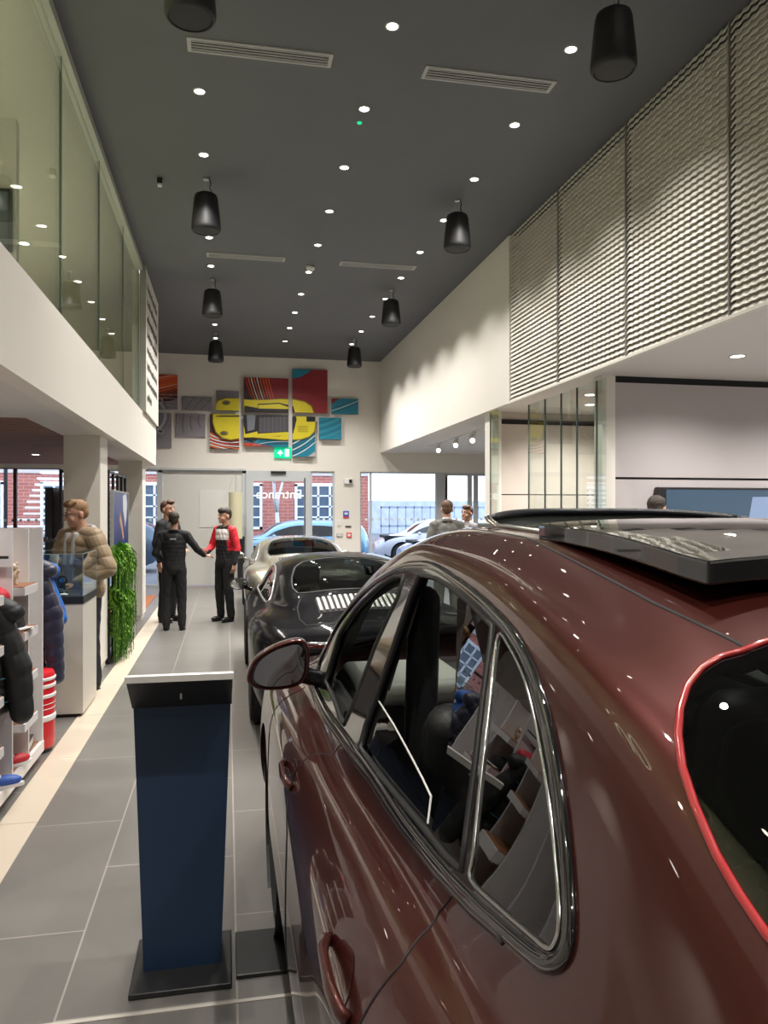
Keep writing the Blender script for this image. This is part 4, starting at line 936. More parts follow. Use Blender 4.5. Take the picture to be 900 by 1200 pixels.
# ------------------------------------------------------------------ the maroon SUV coupe beside the camera
XC = 1.14
def suv_shell():
    def S_(y, *p): return (y, [(XC-a, z) for a, z in p])
    st = [
     S_(-.95, (.50,.50),(.46,.56),(.44,.62),(.44,.70),(.46,.78),(.50,.84),(.56,.88),(.62,.90),(.72,.91),(.80,.915),(.95,.92),(1.14,.92)),
     S_(-.85, (.34,.40),(.29,.48),(.26,.60),(.26,.74),(.28,.86),(.33,.95),(.42,1.00),(.50,1.02),(.60,1.03),(.70,1.035),(.90,1.04),(1.14,1.045)),
     S_(-.60, (.26,.30),(.19,.44),(.165,.62),(.17,.80),(.20,.93),(.27,1.03),(.36,1.07),(.45,1.085),(.56,1.09),(.68,1.095),(.90,1.10),(1.14,1.105)),
     S_(-.20, (.24,.27),(.17,.42),(.155,.62),(.16,.82),(.185,.96),(.26,1.06),(.35,1.11),(.45,1.135),(.56,1.15),(.68,1.16),(.90,1.17),(1.14,1.175)),
     S_(.15,  (.24,.27),(.17,.42),(.150,.62),(.155,.82),(.18,.97),(.255,1.08),(.34,1.14),(.43,1.20),(.52,1.245),(.64,1.275),(.86,1.30),(1.14,1.31)),
     S_(.50,  (.24,.27),(.17,.42),(.150,.62),(.155,.82),(.18,.97),(.262,1.08),(.335,1.15),(.415,1.28),(.515,1.365),(.645,1.405),(.86,1.43),(1.14,1.44)),
     S_(.88,  (.24,.27),(.17,.42),(.152,.62),(.156,.81),(.18,.96),(.270,1.06),(.345,1.14),(.440,1.40),(.535,1.485),(.660,1.530),(.86,1.555),(1.14,1.565)),
     S_(1.29, (.24,.27),(.17,.42),(.153,.62),(.157,.80),(.18,.95),(.272,1.045),(.348,1.115),(.478,1.482),(.560,1.552),(.66,1.597),(.86,1.620),(1.14,1.632)),
     S_(1.65, (.24,.27),(.17,.42),(.153,.62),(.157,.80),(.18,.94),(.270,1.025),(.345,1.085),(.492,1.520),(.570,1.595),(.66,1.638),(.86,1.655),(1.14,1.665)),
     S_(2.10, (.24,.27),(.17,.42),(.153,.62),(.157,.79),(.18,.93),(.265,1.00),(.340,1.060),(.495,1.530),(.565,1.605),(.655,1.648),(.86,1.665),(1.14,1.675)),
     S_(2.47, (.24,.27),(.17,.42),(.153,.62),(.157,.79),(.18,.93),(.262,.995),(.338,1.055),(.460,1.440),(.530,1.540),(.620,1.600),(.85,1.640),(1.14,1.655)),
     S_(2.85, (.24,.27),(.17,.42),(.153,.62),(.157,.79),(.18,.93),(.262,.995),(.338,1.050),(.398,1.260),(.450,1.355),(.530,1.430),(.80,1.500),(1.14,1.530)),
     S_(3.10, (.24,.27),(.17,.42),(.153,.62),(.157,.79),(.18,.93),(.255,.99),(.330,1.035),(.370,1.110),(.415,1.190),(.490,1.250),(.78,1.330),(1.14,1.370)),
     S_(3.35, (.24,.27),(.17,.42),(.152,.62),(.156,.79),(.178,.93),(.235,.985),(.305,1.020),(.350,1.045),(.400,1.070),(.480,1.090),(.76,1.150),(1.14,1.180)),
     S_(3.60, (.24,.27),(.17,.42),(.152,.62),(.158,.78),(.182,.91),(.235,.965),(.300,1.000),(.350,1.012),(.410,1.020),(.490,1.030),(.76,1.080),(1.14,1.110)),
     S_(3.95, (.25,.27),(.19,.42),(.18,.60),(.19,.74),(.22,.85),(.275,.90),(.34,.935),(.40,.95),(.47,.96),(.55,.97),(.80,1.01),(1.14,1.035)),
     S_(4.20, (.34,.28),(.30,.40),(.29,.56),(.30,.66),(.33,.74),(.38,.79),(.44,.82),(.50,.835),(.57,.845),(.64,.85),(.84,.87),(1.14,.88)),
     S_(4.32, (.50,.32),(.47,.40),(.46,.50),(.47,.58),(.49,.63),(.53,.67),(.57,.69),(.62,.70),(.68,.705),(.74,.71),(.90,.72),(1.14,.725))]
    return Shell(st, .07)
SSH = suv_shell()
# the outlines were read off the photograph; intersect the sight lines with the body surface once to get real surface positions
_gy = np.linspace(.35, 3.3, 900); _gt = np.linspace(.30, 1.0, 420); _GY, _GT = np.meshgrid(_gy, _gt, indexing='ij')
_G = SSH.at(_GY, _GT); _W = np.stack([XC-_G[..., 0], _G[..., 1], _G[..., 2]], -1); _UV = project(_W)
_dist = np.linalg.norm(_W-np.array([0, 0, HC]), axis=-1)
def hit(u, v):
    d2 = (_UV[..., 0]-u)**2 + (_UV[..., 1]-v)**2; m = d2.min(); c = np.where(d2 < max(m*4, 6.0), _dist + d2*.01, 1e9); i = np.unravel_index(c.argmin(), c.shape)
    a, b = min(max(i[0], 1), _UV.shape[0]-2), min(max(i[1], 1), _UV.shape[1]-2)
    J = np.stack([(_UV[a+1, b]-_UV[a-1, b])/2, (_UV[a, b+1]-_UV[a, b-1])/2], -1)
    try: dl = np.clip(np.linalg.solve(J, np.array([u, v])-_UV[a, b]), -1.5, 1.5)
    except np.linalg.LinAlgError: dl = np.zeros(2)
    return (float(_GY[a, b]+dl[0]*(_gy[1]-_gy[0])), float(min(1.0, _GT[a, b]+dl[1]*(_gt[1]-_gt[0]))))
def hits(pts): return [hit(*p) for p in pts]

MAROON = mat('maroon_metallic_paint', (.062, .0115, .0085), .36, metal=.5, coat=1.0, spec=.1)
ROOFBLK = mat('black_roof_glass', (.010, .010, .011), .05, coat=1.0)
TRIMBLK = mat('gloss_black_pillar', (.010, .010, .011), .10, coat=1.0)
suv = empty('luxury_suv', (XC, 1.7, 0), label='glossy maroon luxury SUV in the foreground with its sunroof open', cat='car')
SO = (XC, 1.7, 0)
dlo_px = [(372, 812), (369, 798), (376, 770), (392, 738), (412, 710), (438, 684), (462, 669), (484, 662), (508, 664), (540, 684), (575, 714), (600, 742), (622, 782), (640, 836), (654, 905), (663, 975), (668, 1040), (669, 1090), (664, 1118), (650, 1130), (632, 1126), (600, 1100), (560, 1064), (520, 1022), (480, 972), (440, 912), (404, 862)]
front_px = [(380, 798), (396, 745), (418, 712), (445, 686), (473, 674), (466, 700), (440, 756), (403, 850), (398, 842)]
rear_px = [(421, 876), (428, 850), (455, 772), (480, 700), (492, 674), (512, 678), (545, 702), (577, 734), (568, 800), (556, 900), (541, 1022), (520, 1002), (480, 952), (444, 908)]
quart_px = [(585, 744), (600, 762), (617, 800), (632, 862), (645, 940), (654, 1020), (657, 1080), (652, 1104), (643, 1112), (625, 1098), (590, 1068), (553, 1032), (556, 1000), (566, 900), (576, 810)]
glass_px = [(868, 764), (845, 770), (822, 784), (806, 804), (797, 832), (795, 862), (800, 900), (815, 945), (840, 1002), (868, 1050), (899, 1096)]
dlo = hits(dlo_px); frontw = hits(front_px); rearw = hits(rear_px); quart = hits(quart_px)
dlo_s = smooth_closed(dlo, 8); quart_s = smooth_closed(quart, 4)
rg_ = hits(glass_px)
xts = lambda y, x, a=.55: (y, SSH.t_for_x(y, XC-x, a, 1.0))
yc0 = rg_[0][0]
rear_glass = [(yc0+.035, 1.06), (yc0+.035, 1.0), (yc0+.03, .95), (yc0+.015, .90)] + rg_ + [(rg_[-1][0]-.12, rg_[-1][1]+.01), (.22, rg_[-1][1]+.04), (.0, .68), (-.12, .76), (-.15, .9), (-.16, 1.0), (-.16, 1.06)]
screen_ = [(2.52, 1.06), (2.52, 1.0), xts(2.50, .80), xts(2.54, .68), (2.7, SSH.t_for_x(2.7, XC-.62, .6, 1)), xts(3.1, .53), (3.30, SSH.t_for_x(3.3, XC-.53, .6, 1)), xts(3.42, .8), (3.45, 1.0), (3.45, 1.06)]
roofop = [(1.62, 1.06), (1.62, SSH.t_for_x(1.62, XC-.735, .6, 1)), (2.18, SSH.t_for_x(2.18, XC-.735, .6, 1)), (2.24, SSH.t_for_x(2.24, XC-.80, .6, 1)), (2.27, 1.0), (2.27, 1.06)]
def arch_(yc, zc, R_):
    return [(yc+R_, -.1)] + [(yc+R_*math.cos(a), SSH.t_for_z(yc+R_*math.cos(a), max(zc+R_*math.sin(a), .28), 0, .36)) for a in np.linspace(-.2, math.pi+.2, 30)] + [(yc-R_, -.1)]
regs = [('window_trim', dlo_s, TRIMBLK), ('front_side_window', frontw, None), ('side_window', rearw, None), ('quarter_window', quart_s, DARKGL), ('rear_window', rear_glass, DARKGL),
        ('windscreen', screen_, CARGL), ('roof_opening', roofop, None), ('arch', arch_(3.30, .37, .42), None), ('arch', arch_(.40, .37, .42), None)]
class _Off:      # put meshes in the root's own coordinates
    pass
_old = link_mesh
def link_mesh(name, V, Fc, m, parent=None, smooth=False, origin=(0, 0, 0), loc=None, **k):
    if parent is suv and tuple(origin) == (0, 0, 0): origin = SO
    return _old(name, V, Fc, m, parent, smooth, origin, loc, **k)
so, (scls, sS) = shell_meshes(SSH, regs, 620, 230, suv, MAROON, xc=XC)
def both(poly, closed, lift, w_, h, name, m, n=8, seg=3):
    for sd in (-1, 1):
        P, N = path_on(SSH, poly, XC, lift, sd, seg, closed); mb = MB(); strip(mb, P, N, w_, h, n, closed); mb.build(name, m, suv, smooth=True)
both(dlo_s, True, .002, .011, .007, 'window_surround', GLOSSBLK, 10, 1)
both(smooth_closed(frontw, 1), True, -.004, .006, .010, 'window_seal', BLACK, 6, 3)
both(rearw, True, -.004, .006, .010, 'window_seal', BLACK, 6, 3)
both(quart_s, True, .001, .004, .004, 'quarter_seal', mat('bright_trim', (.5, .5, .5), .15, metal=1), 6, 1)
# chrome-bright lower moulding along the belt line
low_px = [(372, 806), (404, 860), (440, 909), (480, 969), (520, 1019), (560, 1061), (598, 1094)]
both(hits([(u - 4, v + 6) for u, v in low_px]), False, .004, .010, .005, 'belt_moulding', mat('graphite_moulding', (.10, .10, .10), .15, metal=.9), 8, 8)
RIMC = mat('painted_red_reflection', (.38, .022, .025), .2, coat=1)  # red reflection along the rear window edge, painted in as strip colour
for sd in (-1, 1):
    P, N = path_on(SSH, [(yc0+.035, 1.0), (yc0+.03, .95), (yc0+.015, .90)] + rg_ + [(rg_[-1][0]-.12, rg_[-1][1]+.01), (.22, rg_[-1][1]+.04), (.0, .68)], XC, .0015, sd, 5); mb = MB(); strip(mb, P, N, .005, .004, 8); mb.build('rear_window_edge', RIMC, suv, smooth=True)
# door shut lines, roof moulding
seamA = hits([(536, 1040), (515, 1068), (494, 1096), (470, 1130)]); seamA += [(seamA[-1][0]-.02, .33), (.93, .27), (.88, .20), (.90, .16)]
both(seamA, False, .0004, .0022, .002, 'door_gap', GAP, 6, 8)
sb_ = hits([(405, 866), (396, 876), (384, 886)]); both(sb_ + [(sb_[-1][0], .36), (2.08, .30), (2.06, .15), (2.06, .03), (1.0, .03), (.93, .10), (.90, .16)], False, .0004, .0022, .002, 'door_gap', GAP, 6, 8)
both([(3.02, .50), (3.0, .40), (2.98, .2), (2.96, .03), (2.1, .03)], False, .0004, .0022, .002, 'door_gap', GAP, 6, 8)
roofln = hits([(880, 762), (820, 732), (764, 706), (700, 672), (650, 646), (612, 629)]) + [xts(2.1, .67), xts(2.45, .66)]
both(roofln, False, -.0005, .0035, .002, 'roof_gap', GAP, 6, 6)
# interior lining: same surface moved inwards, windows left open
def lining():
    ny, nt = 200, 70; yy = np.linspace(-.1, 3.4, ny+1); tt = np.linspace(.40, 1, nt+1); Y, T = np.meshgrid(yy, tt, indexing='ij')
    P = SSH.at(Y, T); e = 1e-3; py = SSH.at(Y+e, T)-P; pt = SSH.at(Y, np.clip(T+e, 0, 1))-SSH.at(Y, np.clip(T-e, 0, 1)); n = np.cross(py, pt); n /= np.linalg.norm(n, axis=-1)[..., None]+1e-9
    s_ = np.sign(n[..., 0]+n[..., 2]*.7); n *= s_[..., None]; P = P-n*.028
    cy_ = (Y[:-1, :-1]+Y[1:, 1:])/2; ct_ = (T[:-1, :-1]+T[1:, 1:])/2; keep = np.ones(cy_.shape, bool)
    for poly in (frontw, rearw, quart_s, rear_glass, screen_, roofop): keep &= ~inside(cy_, ct_, poly)
    idx = np.arange(P[..., 0].size).reshape(Y.shape); q = np.stack([idx[:-1, :-1], idx[1:, :-1], idx[1:, 1:], idx[:-1, 1:]], -1)[keep]
    V = P.reshape(-1, 3); L = V*np.array([-1, 1, 1])+np.array([XC, 0, 0]); Rr = V+np.array([XC, 0, 0])
    link_mesh('roof_lining', np.concatenate([L, Rr]), np.concatenate([q, q+len(V)]), mat('dark_headlining', (.022, .021, .021), .9), suv, True)
lining()
def sbuild(mb, name, m, **k): return mb.build(name, m, suv, origin=SO, **k)
# quarter-window and door glass half lowered
gp = hits([(424, 872), (439, 822), (456, 850), (474, 884), (488, 912), (498, 934), (494, 966), (480, 952), (444, 908)])
Pg = SSH.at(np.array([a for a, b in gp]), np.array([b for a, b in gp])); Pg = np.stack([XC-Pg[:, 0]+.012, Pg[:, 1], Pg[:, 2]], -1)
link_mesh('lowered_door_glass', Pg, [list(range(len(Pg)))], DARKGL, suv)
sbuild(MB().tube([tuple(p) for p in Pg[1:7]], .0022, 6), 'door_glass_edge', mat('glass_rim', (.75, .75, .72), .3))
gp = hits([(577, 734), (568, 800), (556, 900), (541, 1022), (500, 978), (512, 930), (523, 860), (530, 800), (532, 740), (533, 695), (545, 702)])
Pg = SSH.at(np.array([a for a, b in gp]), np.array([b for a, b in gp])); Pg = np.stack([XC-Pg[:, 0]+.006, Pg[:, 1], Pg[:, 2]], -1)
link_mesh('fixed_door_glass', Pg, [list(range(len(Pg)))], DARKGL, suv)
for pl in (frontw, rearw):     # far-side panes
    q = SSH.at(np.array([a for a, b in pl]), np.array([b for a, b in pl])); q = np.stack([XC+q[:, 0]-.008, q[:, 1], q[:, 2]], -1); link_mesh('far_side_window', q, [list(range(len(q)))], CARGL, suv)
# door mirror
mr = empty('door_mirror', (.185 - SO[0], 2.86 - SO[1], 1.14)); mr.parent = suv
outl = [on_y(u, v, 2.85) for u, v in ((290, 800), (291, 786), (299, 772), (316, 760), (336, 752), (352, 749), (360, 754), (363, 768), (362, 786), (356, 799), (343, 806), (322, 809), (303, 808))]
oc = [(p[0]-.185, p[2]-1.14) for p in outl]; oc = smooth_closed(oc, 4)
V = []; Fq = []; n = len(oc); cx = sum(p[0] for p in oc)/n; cz = sum(p[1] for p in oc)/n
prof = [(-.012, .88), (-.016, .93), (-.012, .98), (0.0, 1.0), (.04, .99), (.09, .90), (.13, .72), (.155, .45), (.165, .1)]
for dy_, sc in prof: V += [(cx+(a-cx)*sc, dy_, cz+(b-cz)*sc) for a, b in oc]
for i in range(len(prof)-1): Fq += [(i*n+j, i*n+(j+1) % n, (i+1)*n+(j+1) % n, (i+1)*n+j) for j in range(n)]
Fq.append(tuple(range((len(prof)-1)*n, len(prof)*n)))
_old('mirror_housing', V, Fq, MAROON, mr, True)
_old('mirror_bezel', [(cx+(a-cx)*.885, -.010, cz+(b-cz)*.885) for a, b in oc], [tuple(range(n))], GLOSSBLK, mr)
_old('mirror_glass', [(cx+(a-cx)*.80, -.020 - .02*(a-cx)*.8 + .07*(b-cz), cz+(b-cz)*.80) for a, b in oc], [tuple(range(n))], mat('dimmed_mirror', (.42, .44, .47), .01, metal=1.0), mr)
MB().cap((.09, .04, -.05), .035, (.20, .06, -.09), .028).build('mirror_arm', GLOSSBLK, mr, smooth=True)
m2 = empty('door_mirror', (2*XC - .185 - SO[0], 2.86 - SO[1], 1.14)); m2.parent = suv
_old('mirror_housing', [(-a, b, c) for a, b, c in V], [tuple(reversed(f)) for f in Fq], MAROON, m2, True)
MB().cap((-.09, .04, -.05), .035, (-.20, .06, -.09), .028).build('mirror_arm', GLOSSBLK, m2, smooth=True)
# door handles: pull bar over a scooped cup
def sx(y, z, a=0, b=.45): t = SSH.t_for_z(y, z, a, b); return float(SSH.at(y, t)[0])
for (yh, zh) in ((2.27, .935), (1.235, .955)):
    for sd in (-1, 1):
        f = lambda y, z, o: (XC + sd*(sx(y, z)+o), y, z)
        mb = MB().tube([f(yh-.115, zh-.006, .002), f(yh-.10, zh, .016), f(yh-.05, zh+.004, .027), f(yh+.05, zh+.004, .027), f(yh+.095, zh, .016), f(yh+.11, zh-.006, .002)], [.012, .014, .015, .015, .013, .010], 10, ry=.010, up=(1, 0, 0))
        h_ = sbuild(mb, 'door_handle', MAROON, smooth=True)
        q = [(yh-.075+.15*(.5-.5*math.cos(a))+0, zh-.005+.032*math.sin(a)) for a in np.linspace(0, 2*math.pi, 20, endpoint=False)]
        Vc = [f(yh + .075*math.cos(a), zh-.004 + .036*math.sin(a), .0012) for a in np.linspace(0, 2*math.pi, 24, endpoint=False)]
        _old('handle_cup', [(a-SO[0], b-SO[1], c) for a, b, c in Vc], [tuple(range(24))], mat('maroon_recess', (.05, .010, .009), .25, coat=1), h_, True)
# sunroof: opened glass lid lying on the roof, wind deflector with net, opening frame
def roofz(y, x): return float(SSH.at(y, SSH.t_for_x(y, abs(XC-x), .55, 1.0))[2])
lid = MB(); nx, nyl = 20, 12; V = []; hw = .455
def lidp(i, j, dz):
    a = -1+2*i/nx; y = 1.02 + .60*j/nyl; z0 = 1.640 + (1.686-1.640)*j/nyl + .010*math.sin(math.pi*j/nyl) - .012*abs(a)**3
    return (XC + a*hw, y - .02*(a*a)*(1 if j == 0 else 0), z0 + dz)
V = [lidp(i, j, 0) for i in range(nx+1) for j in range(nyl+1)] + [lidp(i, j, -.036) for i in range(nx+1) for j in range(nyl+1)]
m_ = (nx+1)*(nyl+1); Fq = []
for i in range(nx):
    for j in range(nyl):
        a = i*(nyl+1)+j; Fq += [(a, a+nyl+1, a+nyl+2, a+1), (m_+a, m_+a+1, m_+a+nyl+2, m_+a+nyl+1)]
for i in range(nx): a = i*(nyl+1); Fq += [(a, m_+a, m_+a+nyl+1, a+nyl+1)]; b = a+nyl; Fq += [(b, b+nyl+1, m_+b+nyl+1, m_+b)]
for j in range(nyl): Fq += [(j, j+1, m_+j+1, m_+j)]; b = nx*(nyl+1)+j; Fq += [(b, m_+b, m_+b+1, b+1)]
o = link_mesh('sunroof_lid', V, Fq, mat('sunroof_glass_black', (.012, .013, .014), .06, coat=1), suv)
bv = o.modifiers.new('bevel', 'BEVEL'); bv.width = .004; bv.segments = 2; bv.limit_method = 'ANGLE'
for sd in (-1, 1):
    sbuild(MB().rbox((XC+sd*(hw-.05), 1.56, 1.637), (.02, .10, .035), .006), 'lid_bracket', BLACK)
    sbuild(MB().tube([(XC+sd*.415, 1.60, roofz(1.6, XC+.41)+.004), (XC+sd*.415, 1.9, roofz(1.9, XC+.41)+.004), (XC+sd*.405, 2.18, roofz(2.18, XC+.4)+.004)], .006, 6), 'opening_rail', SATIN, smooth=True)
# deflector
arcp = lambda s_, z: (XC + .40*s_, 2.10 + .17*(1-abs(s_)**3.0), z)
bar = [arcp(s_, 1.700 - .020*abs(s_)**4) for s_ in np.linspace(-1, 1, 33)]
df = sbuild(MB().tube(bar, .013, 10, ry=.012, up=(0, 0, 1)), 'wind_deflector', mat('deflector_black', (.012, .014, .018), .35), smooth=True)
V = []; 
for s_ in np.linspace(-1, 1, 33): V += [arcp(s_*.99, 1.692 - .02*abs(s_)**4), arcp(s_*.985, roofz(2.2, XC+.4*s_)-.005)]
_old('deflector_net', np.array(V)-np.array(SO), [(2*i, 2*i+2, 2*i+3, 2*i+1) for i in range(32)], mat('grey_net', (.26, .29, .275), .8, bump=.5, bscale=900), df)
for sd in (-1, 1):
    arm = MB()
    for k, o_ in enumerate((0, .012)): arm.tube([(XC+sd*(.405+o_), 2.09, 1.685), (XC+sd*(.405+o_), 2.06, 1.675), (XC+sd*(.40+o_), 1.99, 1.655), (XC+sd*(.39+o_), 1.90, 1.648)], .004, 6)
    arm.build('deflector_arm', mat('bright_arm', (.55, .50, .44), .25, metal=.8), suv, smooth=True, origin=SO)
# wheels, liners, floor
_w = MB()
for (y, nm) in ((3.30, 'f'), (.40, 'r')):
    for sd in (-1, 1):
        wheel(suv, (sd*.815, y - SO[1], .372), .372, .27, sd, 10)
        o = MB().lathe([(.425, -.17), (.425, .17)], (XC+sd*.79, y, .37), 'x', 32, cap=False).box(XC+sd*.60-.01, XC+sd*.60+.01, y-.42, y+.42, .3, .86); sbuild(o, 'wheel_arch_liner', BLACK)
sbuild(MB().box(.30, 1.98, .85, 2.86, .26, .34).box(.30, 1.98, -.7, -.05, .3, .5).box(.62, 1.66, -.1, 4.0, .3, .6), 'floor_pan', FABBLK)
DOORC = mat('black_leather', (.014, .014, .015), .45, bump=.1, bscale=200); BEIGE = mat('light_grey_leather', (.42, .41, .38), .5)
for sd in (-1, 1):
    sbuild(MB().rbox((XC+sd*.74, 2.55, .78), (.07, .80, .56), .03, n=4), 'door_card', DOORC, smooth=True)
    sbuild(MB().rbox((XC+sd*.74, 1.55, .78), (.07, .95, .56), .03, n=4), 'door_card', DOORC, smooth=True)
    sbuild(MB().cap((XC+sd*.62, 2.13, .35), .05, (XC+sd*.60, 2.08, 1.45), .045), 'pillar_cover', FABBLK, smooth=True)
    e = seat(suv, sd*.40, 2.20 - SO[1], .38, DOORC, w_=.54, h=.66)
    e = seat(suv, sd*.36, 1.28 - SO[1], .42, DOORC, w_=.58, h=.60, name='rear_seat')
sbuild(MB().rbox((XC, 2.98, .92), (1.42, .50, .28), .08, n=4), 'dashboard', DOORC, smooth=True)
sbuild(MB().rbox((XC-.45, 2.96, 1.03), (.45, .50, .09), .04, n=4), 'dashboard_top', BEIGE, smooth=True)
sbuild(MB().rbox((XC, 2.25, .62), (.26, 1.1, .34), .05, n=4), 'centre_console', DOORC, smooth=True)
sbuild(MB().tube([(XC+.40+.185*math.cos(a*math.pi/12), 2.62+.05*math.sin(a*math.pi/12), 1.0+.175*math.sin(a*math.pi/12)) for a in range(24)], .015, 8, closed=True).cap((XC+.40, 2.66, 1.0), .05, (XC+.40, 2.8, .98), .04).tube([(XC+.22, 2.62, 1.0), (XC+.58, 2.62, 1.0)], .014, 6), 'steering_wheel', DOORC, smooth=True)
sbuild(MB().rbox((XC, .55, .98), (1.36, .55, .04), .015), 'parcel_shelf', DOORC, smooth=True)
sbuild(MB().tube([(XC+a, -.945+.10*(abs(a)/.8)**4+.0, .90) for a in np.linspace(-.68, .68, 15)], .02, 8, ry=.02, up=(0, 0, 1)), 'rear_light_bar', mat('dark_red_lens', (.12, .005, .006), .08, coat=1), smooth=True)
link_mesh = _old

# ------------------------------------------------------------------ blue price stand in front of the SUV
r = empty('display_stand', (-.16, 2.97, 0), label='tapered dark blue display stand with white top edge beside the maroon car', cat='display stand')
MB().rbox((0, 0, .011), (.355, .36, .022), .005).build('base_plate', mat('satin_black_plate', (.022, .022, .023), .35), r)
Y0 = -.05
def taper(y0, y1, wb, wt, z0, z1):
    return [(-wb, y0, z0), (wb, y0, z0), (wb, y1, z0), (-wb, y1, z0), (-wt, y0, z1), (wt, y0, z1), (wt, y1, z1), (-wt, y1, z1)], [(0,3,2,1),(4,5,6,7),(0,1,5,4),(1,2,6,5),(2,3,7,6),(3,0,4,7)]
MB().add(*taper(Y0, Y0 + .16, .138, .174, .022, 1.0)).build('pedestal', mat('navy_laminate', (.012, .036, .085), .5), r)
MB().add(*taper(Y0 + .16, Y0 + .175, .140, .176, .022, 1.0)).build('back_panel', mat('grey_laminate', (.35, .34, .33), .5), r)
MB().prism([(Y0 - .001, .985), (Y0 - .175, 1.118), (Y0 - .165, 1.125), (Y0 + .18, 1.0), (Y0 + .18, .985)], -.178, .178, 'x').build('slanted_head', BLACK, r)
MB().prism([(Y0 - .178, 1.114), (Y0 - .180, 1.136), (Y0 - .166, 1.140), (Y0 + .185, 1.012), (Y0 + .18, .996), (Y0 - .165, 1.124)], -.182, .182, 'x').build('white_top', mat('white_acrylic', (.85, .84, .80), .3), r)
MB().rbox((.0, Y0 - .09, 1.043), (.008, .006, .022), .002).build('reflection_mark', SATIN, r)  # small bright piece standing in for a reflection on the dark head
o = MB().rbox((0, 0, .008), (.56, .30, .016), .004).build('floor_plate', mat('satin_black_plate', (.022, .022, .023), .35), loc=(.312, 2.99, 0)); tag(o, 'flat black plate on the floor reaching under the maroon car', 'floor plate')

# ------------------------------------------------------------------ shelving with clothes
LAM = mat('white_laminate', (.74, .72, .72), .4)
r = empty('display_shelving', (-1.5, 4.9, 0), label='white shelving unit with wooden topped shelves and tall dividers', cat='shelving')
ox, oy = 1.5, -4.9
def P_(x0, x1, y0, y1, z0, z1): return MB().box(x0+ox, x1+ox, y0+oy, y1+oy, z0, z1)
for yd in (3.36, 3.74, 4.12, 4.50, 4.88, 5.26, 5.64): P_(-1.78, -1.24, yd - .012, yd + .012, .10, 1.59).build('divider', LAM, r)
P_(-1.80, -1.78, 3.34, 5.66, .10, 1.59).build('back_board', LAM, r)
P_(-1.78, -1.235, 3.34, 5.655, .06, .13).build('plinth', LAM, r); P_(-1.78, -1.26, 3.34, 5.62, .13, .134).build('plinth_top', WOOD, r)
P_(-1.76, -1.30, 3.4, 5.6, .0, .06).build('plinth_recess', BLACK, r)
for y0 in (4.90, 4.14):
    for z in (1.255, .985, .71, .44):
        s_ = P_(-1.76, -1.18, y0 + .01, y0 + .335, z - .055, z - .006).build('shelf', LAM, r)
        P_(-1.755, -1.19, y0 + .015, y0 + .33, z - .006, z).build('wood_top', WOOD, s_)
# small goods on the shelves
CREAM = mat('cream_wood', (.62, .50, .36), .5)
e = empty('toy_bear', (-1.28, 5.07, 1.255), rz=-.3, label='small cream toy figure standing on the top shelf', cat='toy')
MB().ell((0, 0, .055), (.028, .022, .036)).cap((-.014, 0, .03), .011, (-.017, -.006, .006), .012).cap((.014, 0, .03), .011, (.017, -.006, .006), .012).cap((-.022, 0, .075), .009, (-.042, -.012, .05), .008).cap((.022, 0, .075), .009, (.040, -.012, .085), .008).remesh('body', CREAM, e, .003)
MB().ell((0, -.004, .108), (.024, .022, .022)).ell((-.019, 0, .128), (.009, .006, .009)).ell((.019, 0, .128), (.009, .006, .009)).ell((0, -.026, .102), (.010, .009, .008)).build('head', CREAM, e, smooth=True)
for sx_ in (-1, 1): MB().ell((sx_*.009, -.024, .113), (.003, .002, .003)).build('eye', BLACK, e)
def cap_(loc, rz, m, lab, brim=None):
    e = empty('baseball_cap', loc, rz, label=lab, cat='cap'); V = []; Fq = []
    MB().lathe([(.085, .0), (.087, .03), (.078, .065), (.05, .092), (.02, .102), (.001, .103)], n=24).build('crown', m, e, smooth=True)
    nb = 14; 
    for i in range(nb+1):
        a = math.pi*(-.72 + .44*i/nb); V += [(.083*math.cos(a), .083*math.sin(a), .008), (.115*math.cos(a), .16*math.sin(a), .004 + .012*math.sin(math.pi*i/nb))]
    V += [(x, y, z+.004) for x, y, z in V]; q = 2*(nb+1)
    for i in range(nb): Fq += [(2*i, 2*i+1, 2*i+3, 2*i+2), (q+2*i, q+2*i+2, q+2*i+3, q+2*i+1), (2*i+1, q+2*i+1, q+2*i+3, 2*i+3)]
    link_mesh('brim', V, Fq, brim or m, e, True); MB().ell((0, 0, .104), (.008, .008, .004)).build('button', brim or m, e, smooth=True)
cap_((-1.30, 5.06, .985), 1.2, mat('black_cap', (.012, .012, .013), .8), 'black cap with white brim lying on the second shelf', mat('white_cotton', (.7, .7, .7), .8))
def book(loc, lab):
    e = empty('book', loc, .1, label=lab, cat='book'); MB().rbox((0, 0, .030), (.17, .22, .054), .003).build('pages', mat('paper', (.6, .57, .5), .8), e)
    MB().rbox((0, 0, .060), (.18, .23, .006), .002).rbox((0, 0, .003), (.18, .23, .006), .002).rbox((-.088, 0, .0315), (.006, .23, .06), .002).build('cover', mat('dark_cover', (.03, .03, .035), .5), e)
book((-1.36, 5.45, .134), 'thick dark book lying in the bottom bay of the shelving')
